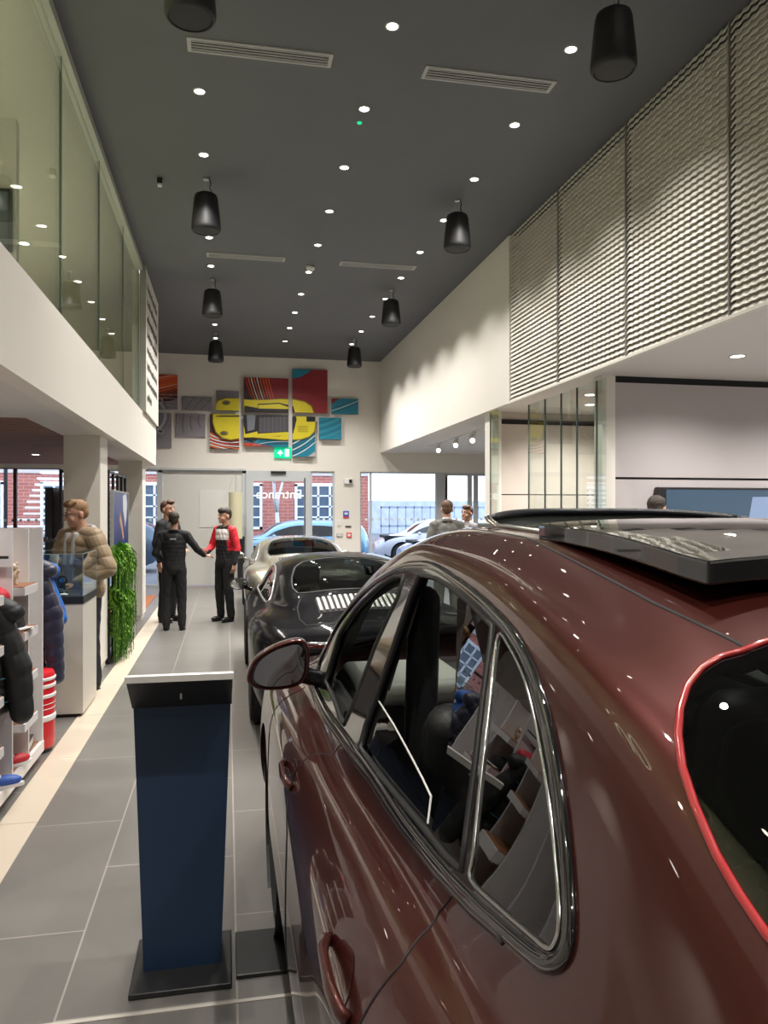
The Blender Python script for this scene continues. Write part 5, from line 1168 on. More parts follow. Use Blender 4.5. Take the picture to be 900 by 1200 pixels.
def shoe(mb_name, loc, rz, m, sole, lab):
    e = empty(mb_name, loc, rz, label=lab, cat='shoe')
    MB().ell((0, -.06, .035), (.042, .085, .032)).ell((0, .05, .045), (.036, .07, .045)).cap((0, .07, .06), .036, (0, .085, .085), .032).cap((0, -.0, .05), .035, (0, .06, .075), .030).remesh('upper', m, e, .004, 4)
    s_ = MB(); pts = [(.044*math.sin(a)*(1 if math.cos(a) > 0 else .85), -.02 - .135*math.cos(a)) for a in np.linspace(0, 2*math.pi, 24, endpoint=False)]
    s_.prism([(a, b) for a, b in pts], 0, .018, 'z').build('sole', sole, e)
    l_ = MB()
    for k in range(4): l_.tube([(-.025, -.03+k*.02, .062+k*.007), (0, -.03+k*.02, .072+k*.007), (.025, -.03+k*.02, .062+k*.007)], .0028, 6)
    l_.build('laces', sole, e)
WSO = mat('white_sole', (.75, .74, .72), .6)
shoe('trainer', (-1.32, 5.08, .134), 2.3, mat('red_shoe', (.55, .02, .03), .5), WSO, 'red and white trainer on the bottom of the shelving')
shoe('trainer', (-1.29, 4.70, .134), 1.9, mat('blue_shoe', (.03, .10, .42), .5), WSO, 'blue trainer with white laces at the bottom left shelf edge')
# red drum with white hoops
e = empty('racing_drum', (-1.36, 5.86, 0), label='red ribbed drum with white hoops standing beside the shelving', cat='drum')
MB().lathe([(.001, .03), (.14, .03), (.15, .05), (.15, .55), (.14, .57), (.001, .57)], n=32).build('body', mat('drum_red', (.68, .02, .03), .35), e, smooth=True, angle=40)
MB().lathe([(.001, 0), (.13, 0), (.14, .03), (.001, .03)], n=32).build('foot', BLACK, e)
for z, w_ in ((.245, .022), (.40, .014), (.47, .014), (.52, .012)): MB().lathe([(.150, z-w_), (.158, z-w_*.6), (.158, z+w_*.6), (.150, z+w_)], n=32, cap=False).build('hoop', mat('hoop_white', (.8, .79, .78), .35), e, smooth=True, angle=40)
for z in (.31, .345): MB().lathe([(.1505, z-.003), (.153, z), (.1505, z+.003)], n=32, cap=False).build('rib', mat('hoop_white', (.8, .79, .78), .35), e, smooth=True)
# hanging garments: facing the camera, right half past the shelf ends
def quilt(pitch, amp, zoff=0):
    def f(co, nn):
        k = np.abs(np.sin(np.pi*(co[:, 2]+zoff + .02*np.sin(co[:, 0]*14+co[:, 1]*9))/pitch))**.45
        wr = .4*np.sin(co[:, 0]*90 + 7*np.sin(co[:, 2]*40))*np.sin(co[:, 2]*70)
        return co + nn*((k-.6)*amp + wr*amp*.15)[:, None]
    return f
def garment(loc, m, lab, cat='jacket', top=1.38, hem=.48, hw=.24, dep=.085, quilted=None, collar=None, sleeve=None, grp=None, stripes=None, rz=0.0):
    e = empty('hanging_jacket', loc, rz, label=lab, cat=cat); L = top-hem
    b = MB()
    for k in range(8): z = top-.10-(L-.16)*k/7; b.ell((0, 0, z), (hw*(.62+.34*min(1, k/3)), dep*(1.0+.12*k/7), L/8*1.05))
    b.ell((0, 0, top-.05), (hw*.55, dep*.8, .07))
    for sd in (-1, 1): b.cap((sd*hw*.45, 0, top-.035), .05, (sd*hw*.95, 0, top-.10), .062)
    b.remesh('body', m, e, .009, 4, bumpf=quilted)
    for sd in (-1, 1):
        s_ = MB().cap((sd*hw*.62, 0, top-.09), .068, (sd*hw*1.05, .0, top-.42), .078).cap((sd*hw*1.05, 0, top-.42), .076, (sd*hw*1.16, -.02, hem+.02), .062)
        s_.remesh('sleeve', sleeve or m, e, .009, 3, bumpf=quilted)
    MB().tube([(.075*math.cos(a), -.01+.055*math.sin(a), top+.02+.015*math.sin(a)) for a in np.linspace(0, 2*math.pi, 18, endpoint=False)], .026, 8, closed=True).build('collar', collar or m, e, smooth=True)
    MB().tube([(0, -dep*1.05, top-.05), (0, -dep*1.30, top-.3), (0, -dep*1.25, hem+.08)], .006, 6).build('zip', mat('zip_dark', (.05, .05, .06), .4, metal=.5), e, smooth=True)
    MB().tube([(-hw*.9, 0, top-.06), (0, 0, top+.05), (hw*.9, 0, top-.06)], .008, 6).tube([(0, 0, top+.05), (0, 0, top+.09), (0, .03, top+.11), (0, .03, top+.135)], .003, 6).build('hanger', SATIN, e, smooth=True)
    if stripes:
        for (dz, mm) in stripes:
            for sd in (-1, 1): MB().tube([(sd*hw*.98*math.cos(a), -dep*1.18*math.sin(a), top-dz) for a in np.linspace(.12, math.pi/2, 9)], .005, 6).build('stripe', mm, e, smooth=True)
    return e
NAVY = mat('navy_nylon', (.012, .014, .045), .38, sheen=.3); garment((-1.54, 6.02, 0), NAVY, 'navy quilted puffer jacket hanging behind the shelving end', top=1.37, hem=.48, hw=.27, dep=.11, quilted=quilt(.10, .010))
garment((-1.575, 6.32, 0), mat('bright_blue_cloth', (.01, .12, .50), .6), 'bright blue jacket hanging behind the navy puffer', top=1.345, hem=.86, hw=.265, dep=.06, collar=mat('grey_cloth', (.4, .42, .46), .8))
BKJ = mat('black_quilted', (.010, .012, .013), .5); TEALS = mat('teal_piping', (.01, .10, .13), .5)
garment((-1.41, 4.62, 0), BKJ, 'black quilted jacket with teal seams hanging at the shelf', top=1.24, hem=.56, hw=.25, dep=.09, quilted=quilt(.13, .006), stripes=[(.20, TEALS), (.33, TEALS), (.46, TEALS), (.59, TEALS)])
garment((-1.50, 4.81, 0), mat('red_cloth', (.50, .012, .03), .6), 'red jacket with white collar hanging behind the black one', top=1.30, hem=.62, hw=.215, dep=.035, collar=mat('white_cotton', (.7, .7, .7), .8), sleeve=mat('red_cloth', (.50, .012, .03), .6))
# the rails the jackets hang from
for y, z in ((6.02, 1.505), (6.32, 1.48)):
    o = MB().box(-1.80, -1.30, y + .02, y + .04, z - .01, z + .01).box(-1.80, -1.78, y + .02, y + .04, 0, z + .01).box(-1.95, -1.62, y - .05, y + .11, 0, .012).build('hanging_rail', BLACK); tag(o, 'black hanging rail holding the ' + ('navy puffer' if y < 6.2 else 'bright blue jacket'), 'clothes rail')
for y, z in ((4.62, 1.355), (4.80, 1.435)):
    o = MB().box(-1.78, -1.25, y + .02, y + .04, z - .008, z + .008).build('hanging_rail', BLACK); tag(o, 'black rail arm holding the ' + ('black quilted jacket' if y < 4.7 else 'red jacket'), 'clothes rail')

# ------------------------------------------------------------------ glass display case
r = empty('display_case', (-1.47, 7.07, 0), label='white pedestal display case with a glass box in front of the man', cat='display case')
MB().box(-.30, .30, -.33, .34, .03, .94).build('pedestal', mat('cream_laminate', (.66, .62, .55), .45), r); MB().box(-.28, .28, -.31, .32, 0, .03).build('plinth', BLACK, r)
MB().box(-.305, .305, -.335, .345, .94, 1.0).build('deck', mat('satin_black_plate', (.022, .022, .023), .35), r)
for (a, b, c, d_) in ((-.30, .30, -.33, -.326), (-.30, .30, .336, .34), (-.30, -.296, -.326, .336), (.296, .30, -.326, .336)): MB().box(a, b, c, d_, 1.0, 1.35).build('glass_side', CLEAR, r)
MB().box(-.30, .30, -.33, .34, 1.35, 1.354).build('glass_lid', CLEAR, r)
ed = MB()
for x in (-.30, .30):
    for y in (-.33, .34): ed.box(x-.002, x+.002, y-.002, y+.002, 1.0, 1.354)
for y in (-.33, .34): ed.box(-.30, .30, y-.002, y+.002, 1.350, 1.355)
for x in (-.30, .30): ed.box(x-.002, x+.002, -.33, .34, 1.350, 1.355)
ed.build('glass_edges', mat('pale_glass_edge', (.35, .42, .38), .2), r)
def item(name, lab, cat, loc, parts, rz=0):
    e = empty(name, loc, rz, label=lab, cat=cat)
    for n_, mb_, m in parts: mb_.build(n_, m, e, smooth=True, angle=40)
item('model_car', 'small dark model car inside the glass case', 'model car', (-1.40, 6.95, 1.0), [('body', MB().rbox((0, 0, .022), (.14, .06, .022), .01).rbox((.0, 0, .038), (.07, .05, .02), .008), BLACK)] + [('wheel', MB().cyl((x, y-.005, .012), (x, y+.005, .012), .012, 12), SATIN) for x in (-.045, .045) for y in (-.028, .028)], .2)
item('pen', 'silver pen lying on the black deck of the case', 'pen', (-1.28, 6.86, 1.006), [('barrel', MB().cyl((-.08, 0, 0), (.06, 0, 0), .005, 10), CHROME), ('tip', MB().cyl((.06, 0, 0), (.075, 0, 0), .005, 10, .001), BLACK)], .1)
item('mouse', 'small white rounded object on the case deck', 'ornament', (-1.33, 6.80, 1.0), [('shell', MB().ell((0, 0, .012), (.035, .022, .012)), W3), ('button', MB().ell((.01, 0, .022), (.008, .008, .003)), SATIN)])
item('display_easel', 'cream card on a small stand in the case', 'card', (-1.55, 7.05, 1.0), [('card', MB().rbox((0, 0, .10), (.012, .09, .16), .003, Matrix.Rotation(.25, 3, 'Y')), mat('olive_card', (.45, .40, .22), .6)), ('foot', MB().rbox((.02, 0, .01), (.08, .06, .012), .003), BLACK)], .5)
item('watch_stand', 'black watch stand inside the glass case', 'watch stand', (-1.42, 7.20, 1.0), [('stand', MB().cap((0, 0, .01), .03, (0, 0, .08), .02), BLACK), ('strap', MB().tube([(.035*math.cos(a), 0, .10+.035*math.sin(a)) for a in np.linspace(0, 6.28, 16, endpoint=False)], .008, 6, closed=True), FABBLK), ('dial', MB().cyl((0, -.034, .10), (0, -.044, .10), .02, 16), CHROME)])

# ------------------------------------------------------------------ black rack with hanging ferns and poster
r = empty('display_rack', (-1.55, 9.75, 0), label='tall black metal rack carrying a blue poster and hanging ferns', cat='rack'); STEELB = mat('black_steel', (.012, .012, .014), .4)
for x in (-.25, .25):
    for y in (-.72, -.36, 0, .36, .72): MB().box(x-.015, x+.015, y-.015, y+.015, 0, 2.17).build('upright', STEELB, r)
fr = MB()
for z in (.02, .7, 1.32, 2.15):
    for x in (-.25, .25): fr.box(x-.012, x+.012, -.72, .72, z-.012, z+.012)
    for y in (-.72, .72): fr.box(-.25, .25, y-.012, y+.012, z-.012, z+.012)
fr.build('crossbars', STEELB, r)
MB().box(-.26, -.24, -.72, .72, .05, 1.95).build('back_sheet', mat('dark_timber_sheet', (.07, .04, .03), .6), r)
MB().box(-.22, .20, -.70, .70, 1.20, 1.24).box(-.22, .20, -.70, .70, .10, .14).build('plant_tray', STEELB, r)
ps = MB().box(.27, .30, -.70, .60, 1.27, 1.93).build('poster', mat('poster_blue', (.02, .035, .16), .35), r)
def pp(pts, m, k): return link_mesh('poster_print', [(.3005+.0008*k, a, b) for a, b in pts], [list(range(len(pts)))], m, ps)
pp([(.10, 1.90), (.40, 1.93), (.52, 1.80), (.42, 1.62), (.30, 1.50), (.24, 1.62), (.12, 1.72)], mat('poster_white', (.6, .62, .66), .4), 1)
pp([(-.15, 1.70), (.0, 1.60), (.12, 1.48), (.2, 1.40), (.12, 1.34), (-.02, 1.48), (-.2, 1.60)], mat('poster_skin', (.55, .28, .16), .4), 2)
MB().box(.27, .305, -.73, -.70, 1.25, 1.95).box(.27, .305, .60, .63, 1.25, 1.95).box(.27, .305, -.70, .60, 1.93, 1.95).box(.27, .305, -.70, .60, 1.25, 1.27).build('poster_frame', mat('grey_post', (.30, .30, .29), .5), r)
FERN = mat('fern_green', (.21, .42, .05), .55, noise=.5, nscale=9)
def fern(loc, n, lab, seed, drop=.55):
    e = empty('hanging_fern', loc, label=lab, cat='plant', group='ferns hanging on the black rack'); R_ = random.Random(seed); lf = MB(); stm = MB()
    for k in range(n):
        a = R_.uniform(-1.5, 1.5); L = R_.uniform(.22, drop); out = R_.uniform(.06, .21); y0 = R_.uniform(-.16, .16); z0 = R_.uniform(-.12, .10)
        pts = []
        for i in range(9):
            t = i/8; pts.append(Vector((out*math.sin(min(1, t*1.6)*math.pi/2)*math.cos(a*.6), y0 + out*math.sin(a)*t, z0 + .10*math.sin(t*2.2)*(1-t) - L*t*t)))
        stm.tube(pts, .0022, 4)
        for i in range(1, 9):
            for h_ in (0, .5):
                p = pts[i-1].lerp(pts[i], h_); d = (pts[i]-pts[i-1]).normalized(); 
                for sd in (-1, 1):
                    u = (d.cross(Vector((1, .2, .3))).normalized()*sd + d*.4 + Vector((R_.uniform(-.3, .6), R_.uniform(-.3, .3), R_.uniform(-.2, .3)))).normalized(); l_ = R_.uniform(.035, .065)*(1.15-i/9); w_ = d*.010
                    lf.add([p-w_, p+u*l_*.5-w_*1.3+Vector((0,0,.003)), p+u*l_, p+u*l_*.5+w_*1.3, p+w_], [(0, 1, 2, 3, 4)])
    lf.build('leaves', FERN, e); stm.build('stems', mat('fern_stem', (.08, .2, .03), .6), e); MB().lathe([(.001, -.14), (.07, -.14), (.09, -.02), (.08, -.02), (.001, -.04)], (-.06, 0, 0), n=16).build('pot', STEELB, e, smooth=True, angle=40)
for i, (y, z) in enumerate(((9.15, 1.18), (9.50, 1.22), (9.90, 1.18), (9.18, .72), (9.55, .68), (9.95, .66), (9.2, .42), (9.6, .38))):
    fern((-1.31, y, z), 75, 'bright green fern hanging on the black rack, ' + ('top', 'top', 'top', 'middle', 'middle', 'middle', 'bottom', 'bottom')[i] + ' tier, ' + ('nearest', 'middle', 'farthest', 'nearest', 'middle', 'farthest', 'nearest', 'farther')[i], i, .42 if i > 5 else .50)
o = MB().rbox((0, 0, 1.0), (.09, .5, 1.96), .01).rbox((0, 0, .01), (.3, .5, .02), .004).build('black_totem', STEELB, loc=(-1.98, 9.55, 0)); tag(o, 'slim black panel standing left of the near column', 'display panel')
o = MB().rbox((0, 0, .006), (1.1, 2.9, .012), .004).build('entrance_mat', mat('rust_mat', (.34, .12, .05), .9, noise=.2, nscale=60), loc=(-1.95, 14.75, 0)); tag(o, 'rust brown entrance mat beside the cream floor strip', 'mat')
# totem beside the entrance door
e = empty('display_totem', (.19, 17.6, 0), label='tall totem with cream upper panel and black lower part by the door', cat='totem')
MB().box(-.15, .22, -.25, .25, 0, .015).build('base_plate', STEELB, e); MB().box(.04, .20, -.03, .03, .015, 1.15).build('lower_panel', STEELB, e); MB().cyl((0, 0, 1.1), (0, 0, 2.14), .155, 28).build('upper_drum', mat('cream_lampshade', (.66, .62, .42), .5), e, smooth=True, angle=40)
MB().tube([(0, 0, 2.14), (0, .0, 2.62), (0, .40, 2.64)], .006, 6).build('cable', SATIN, e)
# television on the facing wall
e = empty('television', (4.80, YF - .04, 1.36), label='wide television with dark blue screen on the grey wall', cat='television')
MB().rbox((.65, 0, .14), (2.1, .06, .92), .01).build('bezel', BLACK, e)
sc = B(-.30, 1.68, -.034, -.031, -.30, .575).build('screen', mat('screen_blue', (.05, .085, .13), .15, emit=.25), e)
link_mesh('screen_picture', [(.30, -.0352, -.30), (.52, -.0352, -.02), (.66, -.0352, .18), (.72, -.0352, .50), (1.6, -.0352, .52), (1.6, -.0352, -.30)], [(0, 1, 2, 3, 4, 5)], mat('screen_pale_blue', (.16, .22, .34), .2, emit=.6), sc)
link_mesh('screen_picture', [(.56, -.036, .16), (.60, -.036, .26), (1.2, -.036, .28), (1.2, -.036, .16)], [(0, 1, 2, 3)], mat('screen_white', (.8, .8, .75), .2, emit=.9), sc)

# ------------------------------------------------------------------ people
def V3(*a): return Vector(a)
def hand(mb, wr, d, pn, side, curl=.6, s=1.0):
    """wrist, pointing direction, palm normal; thumb on the side given"""
    d = Vector(d).normalized(); pn = Vector(pn); pn = (pn - d*pn.dot(d)).normalized(); x = d.cross(pn)*side; wr = Vector(wr)
    for k, (o, L) in enumerate(((-.030, .068), (-.011, .076), (.009, .072), (.027, .060))):
        kn = wr + d*.078*s + x*o*s; mb.cap(wr + d*.012*s + x*o*.5*s, .015*s, kn, .0125*s, 8)
        c1 = (d*math.cos(curl) + pn*math.sin(curl)).normalized(); c2 = (d*math.cos(curl*2.1) + pn*math.sin(curl*2.1)).normalized()
        m_ = kn + c1*L*.55*s; mb.cap(kn, .0098*s, m_, .0088*s, 8); mb.cap(m_, .0088*s, m_ + c2*L*.5*s, .0075*s, 8)
    t0 = wr + d*.025*s - x*.022*s; t1 = t0 + (d*.7 - x*.75 + pn*.35).normalized()*.042*s; mb.cap(t0, .014*s, t1, .011*s, 8); mb.cap(t1, .011*s, t1 + (d*.85 - x*.2 + pn*.45).normalized()*.034*s, .009*s, 8)
def recolour(o, mats, f):
    me = o.data; me.materials.clear()
    for m in mats: me.materials.append(m)
    c = np.empty(len(me.polygons)*3); me.polygons.foreach_get('center', c); me.polygons.foreach_set('material_index', np.array(f(c.reshape(-1, 3)), int)); me.update()
def person(loc, rz, H, label, top, legs, shoes, hair, arms, head=(0, 0), lean=0.0, style='jacket', vox=.0085, hairstyle='short', puff=None, hip=(.10, .0), step=.0, colour=None, extra=None, beard=False):
    s = H/1.75; e = empty('person', loc, rz, label=label, cat='person'); S_ = lambda p: (p[0]*s, p[1]*s, p[2]*s)
    Rh = Matrix.Rotation(math.radians(head[0]), 3, 'Z') @ Matrix.Rotation(math.radians(head[1]), 3, 'X')
    sh = lambda z: -lean*max(0, z-.95)         # forward lean
    hc = Vector((0, sh(1.55), 1.52))
    def hp(x, y, z): q = Rh @ Vector((x, y, z-1.52)); return tuple((q + hc)*s)
    b = MB()
    b.ell(S_((0, sh(1.25), 1.25)), S_((.145, .095, .24)), n=20, m=14).ell(S_((0, 0, .95)), S_((.15, .10, .12)), n=20, m=12)
    b.cap(S_((0, sh(1.4)+.015, 1.38)), .06*s, hp(0, .012, 1.55), .054*s, 16)
    b.ell(hp(0, .012, 1.662), S_((.074, .094, .092)), Rh, 24, 18).ell(hp(0, -.028, 1.605), S_((.060, .066, .082)), Rh, 20, 14).ell(hp(0, -.068, 1.548), S_((.030, .026, .022)), Rh)
    b.cap(hp(0, -.088, 1.648), .009*s, hp(0, -.108, 1.610), .0135*s, 10).ell(hp(0, -.087, 1.572), S_((.024, .012, .006)), Rh).ell(hp(0, -.085, 1.561), S_((.020, .011, .006)), Rh)
    for sd in (-1, 1):
        b.ell(hp(sd*.076, .020, 1.622), S_((.011, .022, .032)), Rh).ell(hp(sd*.040, -.060, 1.60), S_((.022, .022, .025)), Rh).ell(hp(sd*.030, -.078, 1.668), S_((.026, .010, .008)), Rh)
    SHD = {}
    for k, sd in (('R', -1), ('L', 1)):
        sp = Vector((sd*.175, sh(1.42), 1.415)); el, wr, hd, pn, cu = arms[k]; SHD[k] = sp
        b.cap(S_(sp), .048*s, S_(el), .038*s, 14).cap(S_(el), .037*s, S_(wr), .025*s, 14)
        hand(b, S_(wr), hd, pn, -sd, cu, s*1.05)
        kn = (sd*hip[0]*1.05, -.02 - step*sd*.5, .50); an = (sd*hip[0]*1.15, .02 - step*sd, .085)
        b.cap(S_((sd*.09, 0, .92)), .08*s, S_(kn), .055*s, 14).cap(S_(kn), .052*s, S_(an), .036*s, 14).ell(S_((an[0], an[1]-.06, .045)), S_((.038, .11, .035)))
    b.remesh('body', SKIN, e, .0062 if vox < .007 else vox*.85, 2)
    # eyes and brows
    for sd in (-1, 1):
        ey = MB().ell(hp(sd*.031, -.0835, 1.650), S_((.0125, .007, .0065)), Rh).build('eye', mat('eye_white', (.7, .68, .65), .3), e, smooth=True)
        MB().ell(hp(sd*.031, -.0895, 1.650), S_((.006, .003, .006)), Rh).build('iris', BLACK, ey, smooth=True)
    MB().cap(hp(-.046, -.085, 1.674), .004*s, hp(-.018, -.094, 1.676), .004*s, 6).build('eyebrow', hair, e); MB().cap(hp(.046, -.085, 1.674), .004*s, hp(.018, -.094, 1.676), .004*s, 6).build('eyebrow', hair, e)
    # hair
    h = MB().ell(hp(0, .030, 1.690), S_((.079, .090, .080)), Rh, 24, 16).ell(hp(0, .058, 1.650), S_((.070, .058, .075)), Rh, 20, 14)
    if hairstyle == 'crop': h.ell(hp(0, -.038, 1.725), S_((.066, .055, .036)), Rh, 18, 12)
    if hairstyle == 'swept': h.ell(hp(.012, -.040, 1.742), S_((.066, .056, .036)), Rh, 18, 12).ell(hp(.03, -.02, 1.75), S_((.05, .05, .03)), Rh)
    if hairstyle == 'fringe': h.ell(hp(0, -.030, 1.722), S_((.078, .072, .052)), Rh, 18, 12).ell(hp(0, -.070, 1.712), S_((.060, .026, .026)), Rh, 18, 12)
    if hairstyle == 'short': h.ell(hp(0, -.030, 1.722), S_((.064, .050, .034)), Rh, 18, 12)
    h.remesh('hair', hair, e, .006, 2, bumpf=lambda co, nn: co + nn*(.0016*np.sin(co[:, 0]*260+co[:, 2]*120)*np.sin(co[:, 1]*240))[:, None])
    if beard: MB().ell(hp(0, -.050, 1.560), S_((.055, .052, .036)), Rh, 18, 12).remesh('beard', hair, e, .006, 2)
    # trousers
    t = MB().ell(S_((0, .005, .945)), S_((.165, .118, .11)), n=20, m=12)
    for sd in (-1, 1):
        kn = (sd*hip[0]*1.05, -.02 - step*sd*.5, .50); an = (sd*hip[0]*1.15, .02 - step*sd, .10)
        t.cap(S_((sd*.085, .0, .90)), .098*s, S_(kn), .075*s, 16).cap(S_(kn), .074*s, S_(an), .060*s, 16)
        f = MB().ell(S_((an[0], an[1]-.075, .042)), S_((.045, .125, .040)), n=16, m=10).cap(S_((an[0], an[1]+.01, .05)), .046*s, S_((an[0], an[1]+.01, .09)), .042*s, 14)
        ft = f.remesh('shoe', shoes, e, .007, 2); me = ft.data; c = np.empty(len(me.vertices)*3); me.vertices.foreach_get('co', c); c = c.reshape(-1, 3); c[:, 2] = np.maximum(c[:, 2], .006); me.vertices.foreach_set('co', c.ravel())
        MB().prism([(an[0]*s + .044*s*math.sin(a), (an[1]-.065)*s - .125*s*math.cos(a)) for a in np.linspace(0, 6.283, 20, endpoint=False)], 0, .012, 'z').build('shoe_sole', BLACK, e)
    t.remesh('trousers', legs, e, vox, 3, bumpf=lambda co, nn: co + nn*(.003*np.sin(co[:, 2]*38 + 5*np.sin(co[:, 0]*24) + co[:, 1]*30)*np.sin(co[:, 2]*11+co[:, 0]*20))[:, None])
    # upper garment
    P = puff or 0.0; g = MB()
    hem = .84 if style != 'shirt' else .92
    for z, a, d in ((1.36, .170, .112), (1.30, .176, .12), (1.24, .176, .122), (1.18, .172, .121), (1.12, .168, .120), (1.06, .167, .120), (1.0, .169, .122), (.95, .172, .125), (hem+.08, .174, .127)): g.ell(S_((0, sh(z), z)), S_((a+P, d+P, .115)), n=24, m=14)
    for k, sd in (('R', -1), ('L', 1)):
        el, wr = arms[k][0], arms[k][1]; wv = Vector(wr); ev = Vector(el); cu = ev.lerp(wv, .93)
        g.cap(S_((sd*.08, sh(1.44), 1.44)), (.062+P*.5)*s, S_(SHD[k]), (.068+P*.7)*s, 16).cap(S_(SHD[k]), (.066+P*.8)*s, S_(el), (.056+P*.8)*s, 16).cap(S_(el), (.055+P*.8)*s, S_(cu), (.042+P*.5)*s, 16)
    g.tube([S_((.072*math.cos(a), sh(1.46) + .012 + .066*math.sin(a), 1.470 + .016*math.sin(a))) for a in np.linspace(0, 2*math.pi, 20, endpoint=False)], (.020+P*.2)*s, 8, closed=True)
    bf = quilt(.115, .010) if puff else (lambda co, nn: co + nn*(.004*np.sin(co[:, 2]*30 + 6*np.sin(co[:, 0]*16+co[:, 1]*9))*np.sin(co[:, 2]*13+co[:, 0]*17+co[:, 1]*8))[:, None])
    go = g.remesh({'jacket': 'jacket', 'suit': 'suit_jacket', 'puffer': 'puffer_jacket', 'shirt': 'shirt'}[style], top, e, vox, 3, bumpf=bf)
    if colour: recolour(go, colour[0], lambda c: colour[1](c/s))
    if style == 'suit':
        MB().tube([S_((.060*math.cos(a), sh(1.5) + .010 + .058*math.sin(a), 1.502 + .012*math.sin(a))) for a in np.linspace(0, 2*math.pi, 20, endpoint=False)], .013*s, 8, closed=True).build('shirt_collar', mat('white_cotton', (.7, .7, .7), .8), e, smooth=True)
    if extra: extra(e, s, hp, sh)
    return e
DKH = mat('dark_brown_hair', (.025, .015, .010), .6, bump=.4, bscale=300); MBH = mat('brown_hair', (.10, .05, .025), .6, bump=.4, bscale=300); FAIR = mat('fair_hair', (.30, .17, .08), .6, bump=.4, bscale=300)
BLKC = mat('black_cloth', (.008, .008, .009), .8); CHAR = mat('charcoal_knit', (.022, .022, .026), .85); SHOE = mat('black_shoe', (.010, .009, .009), .4)
down = lambda sd, x=.25: ((sd*x, .02, 1.14), (sd*(x+.01), -.05, .89), (0, -.05, -1), (-sd, 0, 0), .35)
# man in the tan puffer, looking down at the case, cup in hand
def p1x(e, s, hp, sh):
    # grey hood and front of the sweatshirt, glasses
    GREYH = mat('grey_sweatshirt', (.40, .39, .37), .9)
    MB().tube([(.105*math.cos(a)*s, (sh(1.46)+.03+.085*math.sin(a))*s, (1.475+.035*math.sin(a))*s) for a in np.linspace(0, 2*math.pi, 22, endpoint=False)], .030*s, 10, closed=True).cap((-.05*s, (sh(1.44)-.10)*s, 1.44*s), .03*s, (-.045*s, (sh(1.2)-.172)*s, 1.18*s), .022*s).cap((.05*s, (sh(1.44)-.10)*s, 1.44*s), .03*s, (.045*s, (sh(1.2)-.172)*s, 1.18*s), .022*s).ell((0, (sh(1.2)-.105)*s, 1.20*s), (.075*s, .062*s, .24*s)).remesh('hooded_sweatshirt', GREYH, e, .007, 3)
    gl = MB()
    for sd in (-1, 1):
        gl.tube([hp(sd*.033+.022*math.cos(a), -.104, 1.648+.017*math.sin(a)) for a in np.linspace(0, 6.283, 16, endpoint=False)], .0016, 6, closed=True); gl.tube([hp(sd*.055, -.104, 1.652), hp(sd*.078, -.02, 1.650), hp(sd*.078, .02, 1.64)], .0016, 6)
    gl.tube([hp(-.011, -.104, 1.650), hp(.011, -.104, 1.650)], .0016, 6); gl.build('glasses', BLACK, e)
TAN = mat('tan_nylon', (.30, .215, .125), .5, sheen=.2)
p1 = person((-1.34, 7.80, 0), math.radians(-38), 1.80, 'man in tan puffer jacket and glasses holding a white cup', TAN, mat('dark_jeans', (.02, .022, .03), .8), SHOE, FAIR,
       {'R': ((-.28, -.08, 1.13), (-.09, -.25, 1.21), (.35, -.9, .15), (1, .3, 0), .75), 'L': ((.31, -.02, 1.14), (.16, -.24, 1.00), (-.6, -.8, 0), (0, 0, -1), .5)},
       head=(-24, 14), lean=.10, style='puffer', vox=.007, hairstyle='swept', puff=.035, extra=p1x)
e = empty('paper_cup', (0, 0, 0), label='white paper cup held by the man in the tan puffer', cat='cup')
Rz = Matrix.Rotation(math.radians(-38), 3, 'Z'); q = Rz @ Vector((-.015, -.335, 1.215)); e.location = (-1.34+q.x, 7.80+q.y, 1.21)
MB().lathe([(.001, 0), (.028, 0), (.040, .10), (.038, .10), (.001, .095)], n=24).build('cup_body', mat('paper_white', (.78, .74, .68), .6), e, smooth=True, angle=40); MB().lathe([(.041, .098), (.043, .104), (.040, .112), (.001, .112)], n=24).build('lid', W3, e, smooth=True, angle=40)
# pair in dark clothes by the strip
person((-.745, 11.45, 0), math.radians(176), 1.69, 'man all in black seen from behind, reaching out his right arm', BLKC, BLKC, SHOE, DKH,
       {'R': ((-.33, -.03, 1.20), (-.42, -.20, 1.10), (-.7, -.6, 0), (0, 0, -1), .4), 'L': ((.27, .03, 1.15), (.20, -.16, 1.03), (-.5, -.8, 0), (-1, 0, 0), .5)}, hairstyle='short', hip=(.10, 0),
       extra=lambda e, s, hp, sh: MB().rbox((0, .137*s, 1.36*s), (.085, .012, .022), .003).build('back_label', mat('grey_label', (.35, .33, .42), .6), e))
person((-.90, 12.35, 0), math.radians(58), 1.86, 'taller man in charcoal top standing behind the man in black', CHAR, BLKC, SHOE, MBH,
       {'R': down(-1), 'L': ((.27, -.04, 1.15), (.12, -.22, 1.05), (-.8, -.4, 0), (0, 0, -1), .5)}, hairstyle='swept')
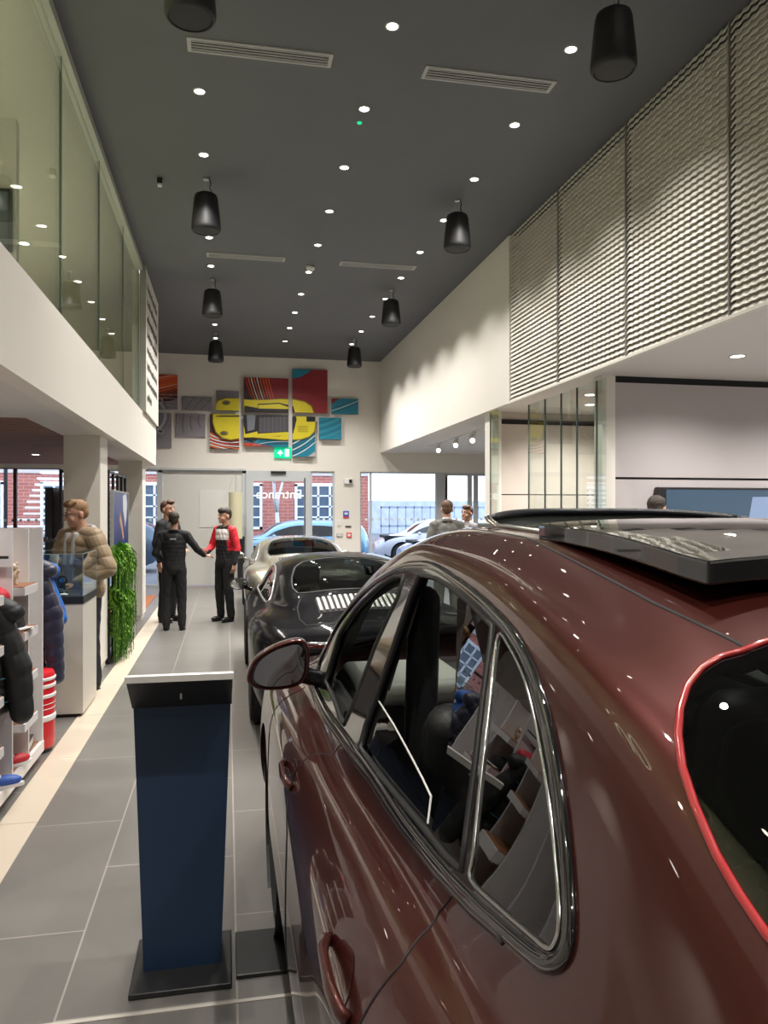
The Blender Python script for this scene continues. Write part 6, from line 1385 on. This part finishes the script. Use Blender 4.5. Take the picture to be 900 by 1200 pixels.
REDC = mat('red_sportswear', (.62, .015, .03), .6); WHC = mat('white_sportswear', (.70, .66, .64), .7)
def p4c(c):
    out = np.zeros(len(c), int); r_ = np.abs(c[:, 0])
    up = c[:, 2] > 1.30
    out[(r_ > .13) & (c[:, 2] > 1.10)] = 1; out[(r_ > .15) & (c[:, 2] > 1.40)] = 1
    out[(c[:, 1] > .02) & (c[:, 2] > 1.33)] = 1
    out[(r_ <= .15) & (c[:, 2] > 1.27) & (c[:, 2] < 1.435) & (c[:, 1] < -.02)] = 2
    return out
def p4x(e, s, hp, sh):
    MB().rbox((-.115*s, -.345*s, 1.06*s), (.07, .012, .14), .005, Matrix.Rotation(.8, 3, 'X')).build('phone', BLACK, e)
    for k in range(5): MB().rbox((.222*s, .055*s, (1.36-.022*k)*s), (.008, .016, .012), .002).build('sleeve_lettering', WHC, e)
person((-.03, 12.22, 0), math.radians(-48), 1.75, 'man in red, white and black jacket facing the two dark-clothed men', BLKC, BLKC, SHOE, DKH,
       {'R': ((-.26, -.04, 1.16), (-.13, -.27, 1.07), (.3, -1, .1), (0, 0, 1), .8), 'L': ((.26, .02, 1.14), (.26, -.05, .90), (0, -.1, -1), (-1, 0, 0), .5)}, head=(-14, 4), hairstyle='fringe', colour=((BLKC, REDC, WHC), p4c), extra=p4x, vox=.007)
GSUIT = mat('grey_suit', (.13, .125, .115), .85); BSUIT = mat('light_grey_suit', (.24, .23, .23), .85)
person((3.13, 10.75, 0), math.radians(172), 1.86, 'man in grey suit seen from behind near the far windows', GSUIT, GSUIT, SHOE, MBH, {'R': down(-1, .26), 'L': down(1, .26)}, style='suit')
person((3.93, 12.3, 0), math.radians(-58), 1.79, 'man in light grey suit facing the grey-suited man', BSUIT, BSUIT, SHOE, MBH, {'R': down(-1, .25), 'L': down(1, .25)}, style='suit', hairstyle='swept')
person((3.99, 6.60, 0), math.radians(128), 1.84, 'dark-haired man mostly hidden behind the maroon car roof', mat('navy_cloth', (.015, .02, .045), .8), BLKC, SHOE, DKH, {'R': down(-1, .25), 'L': down(1, .25)}, style='shirt')
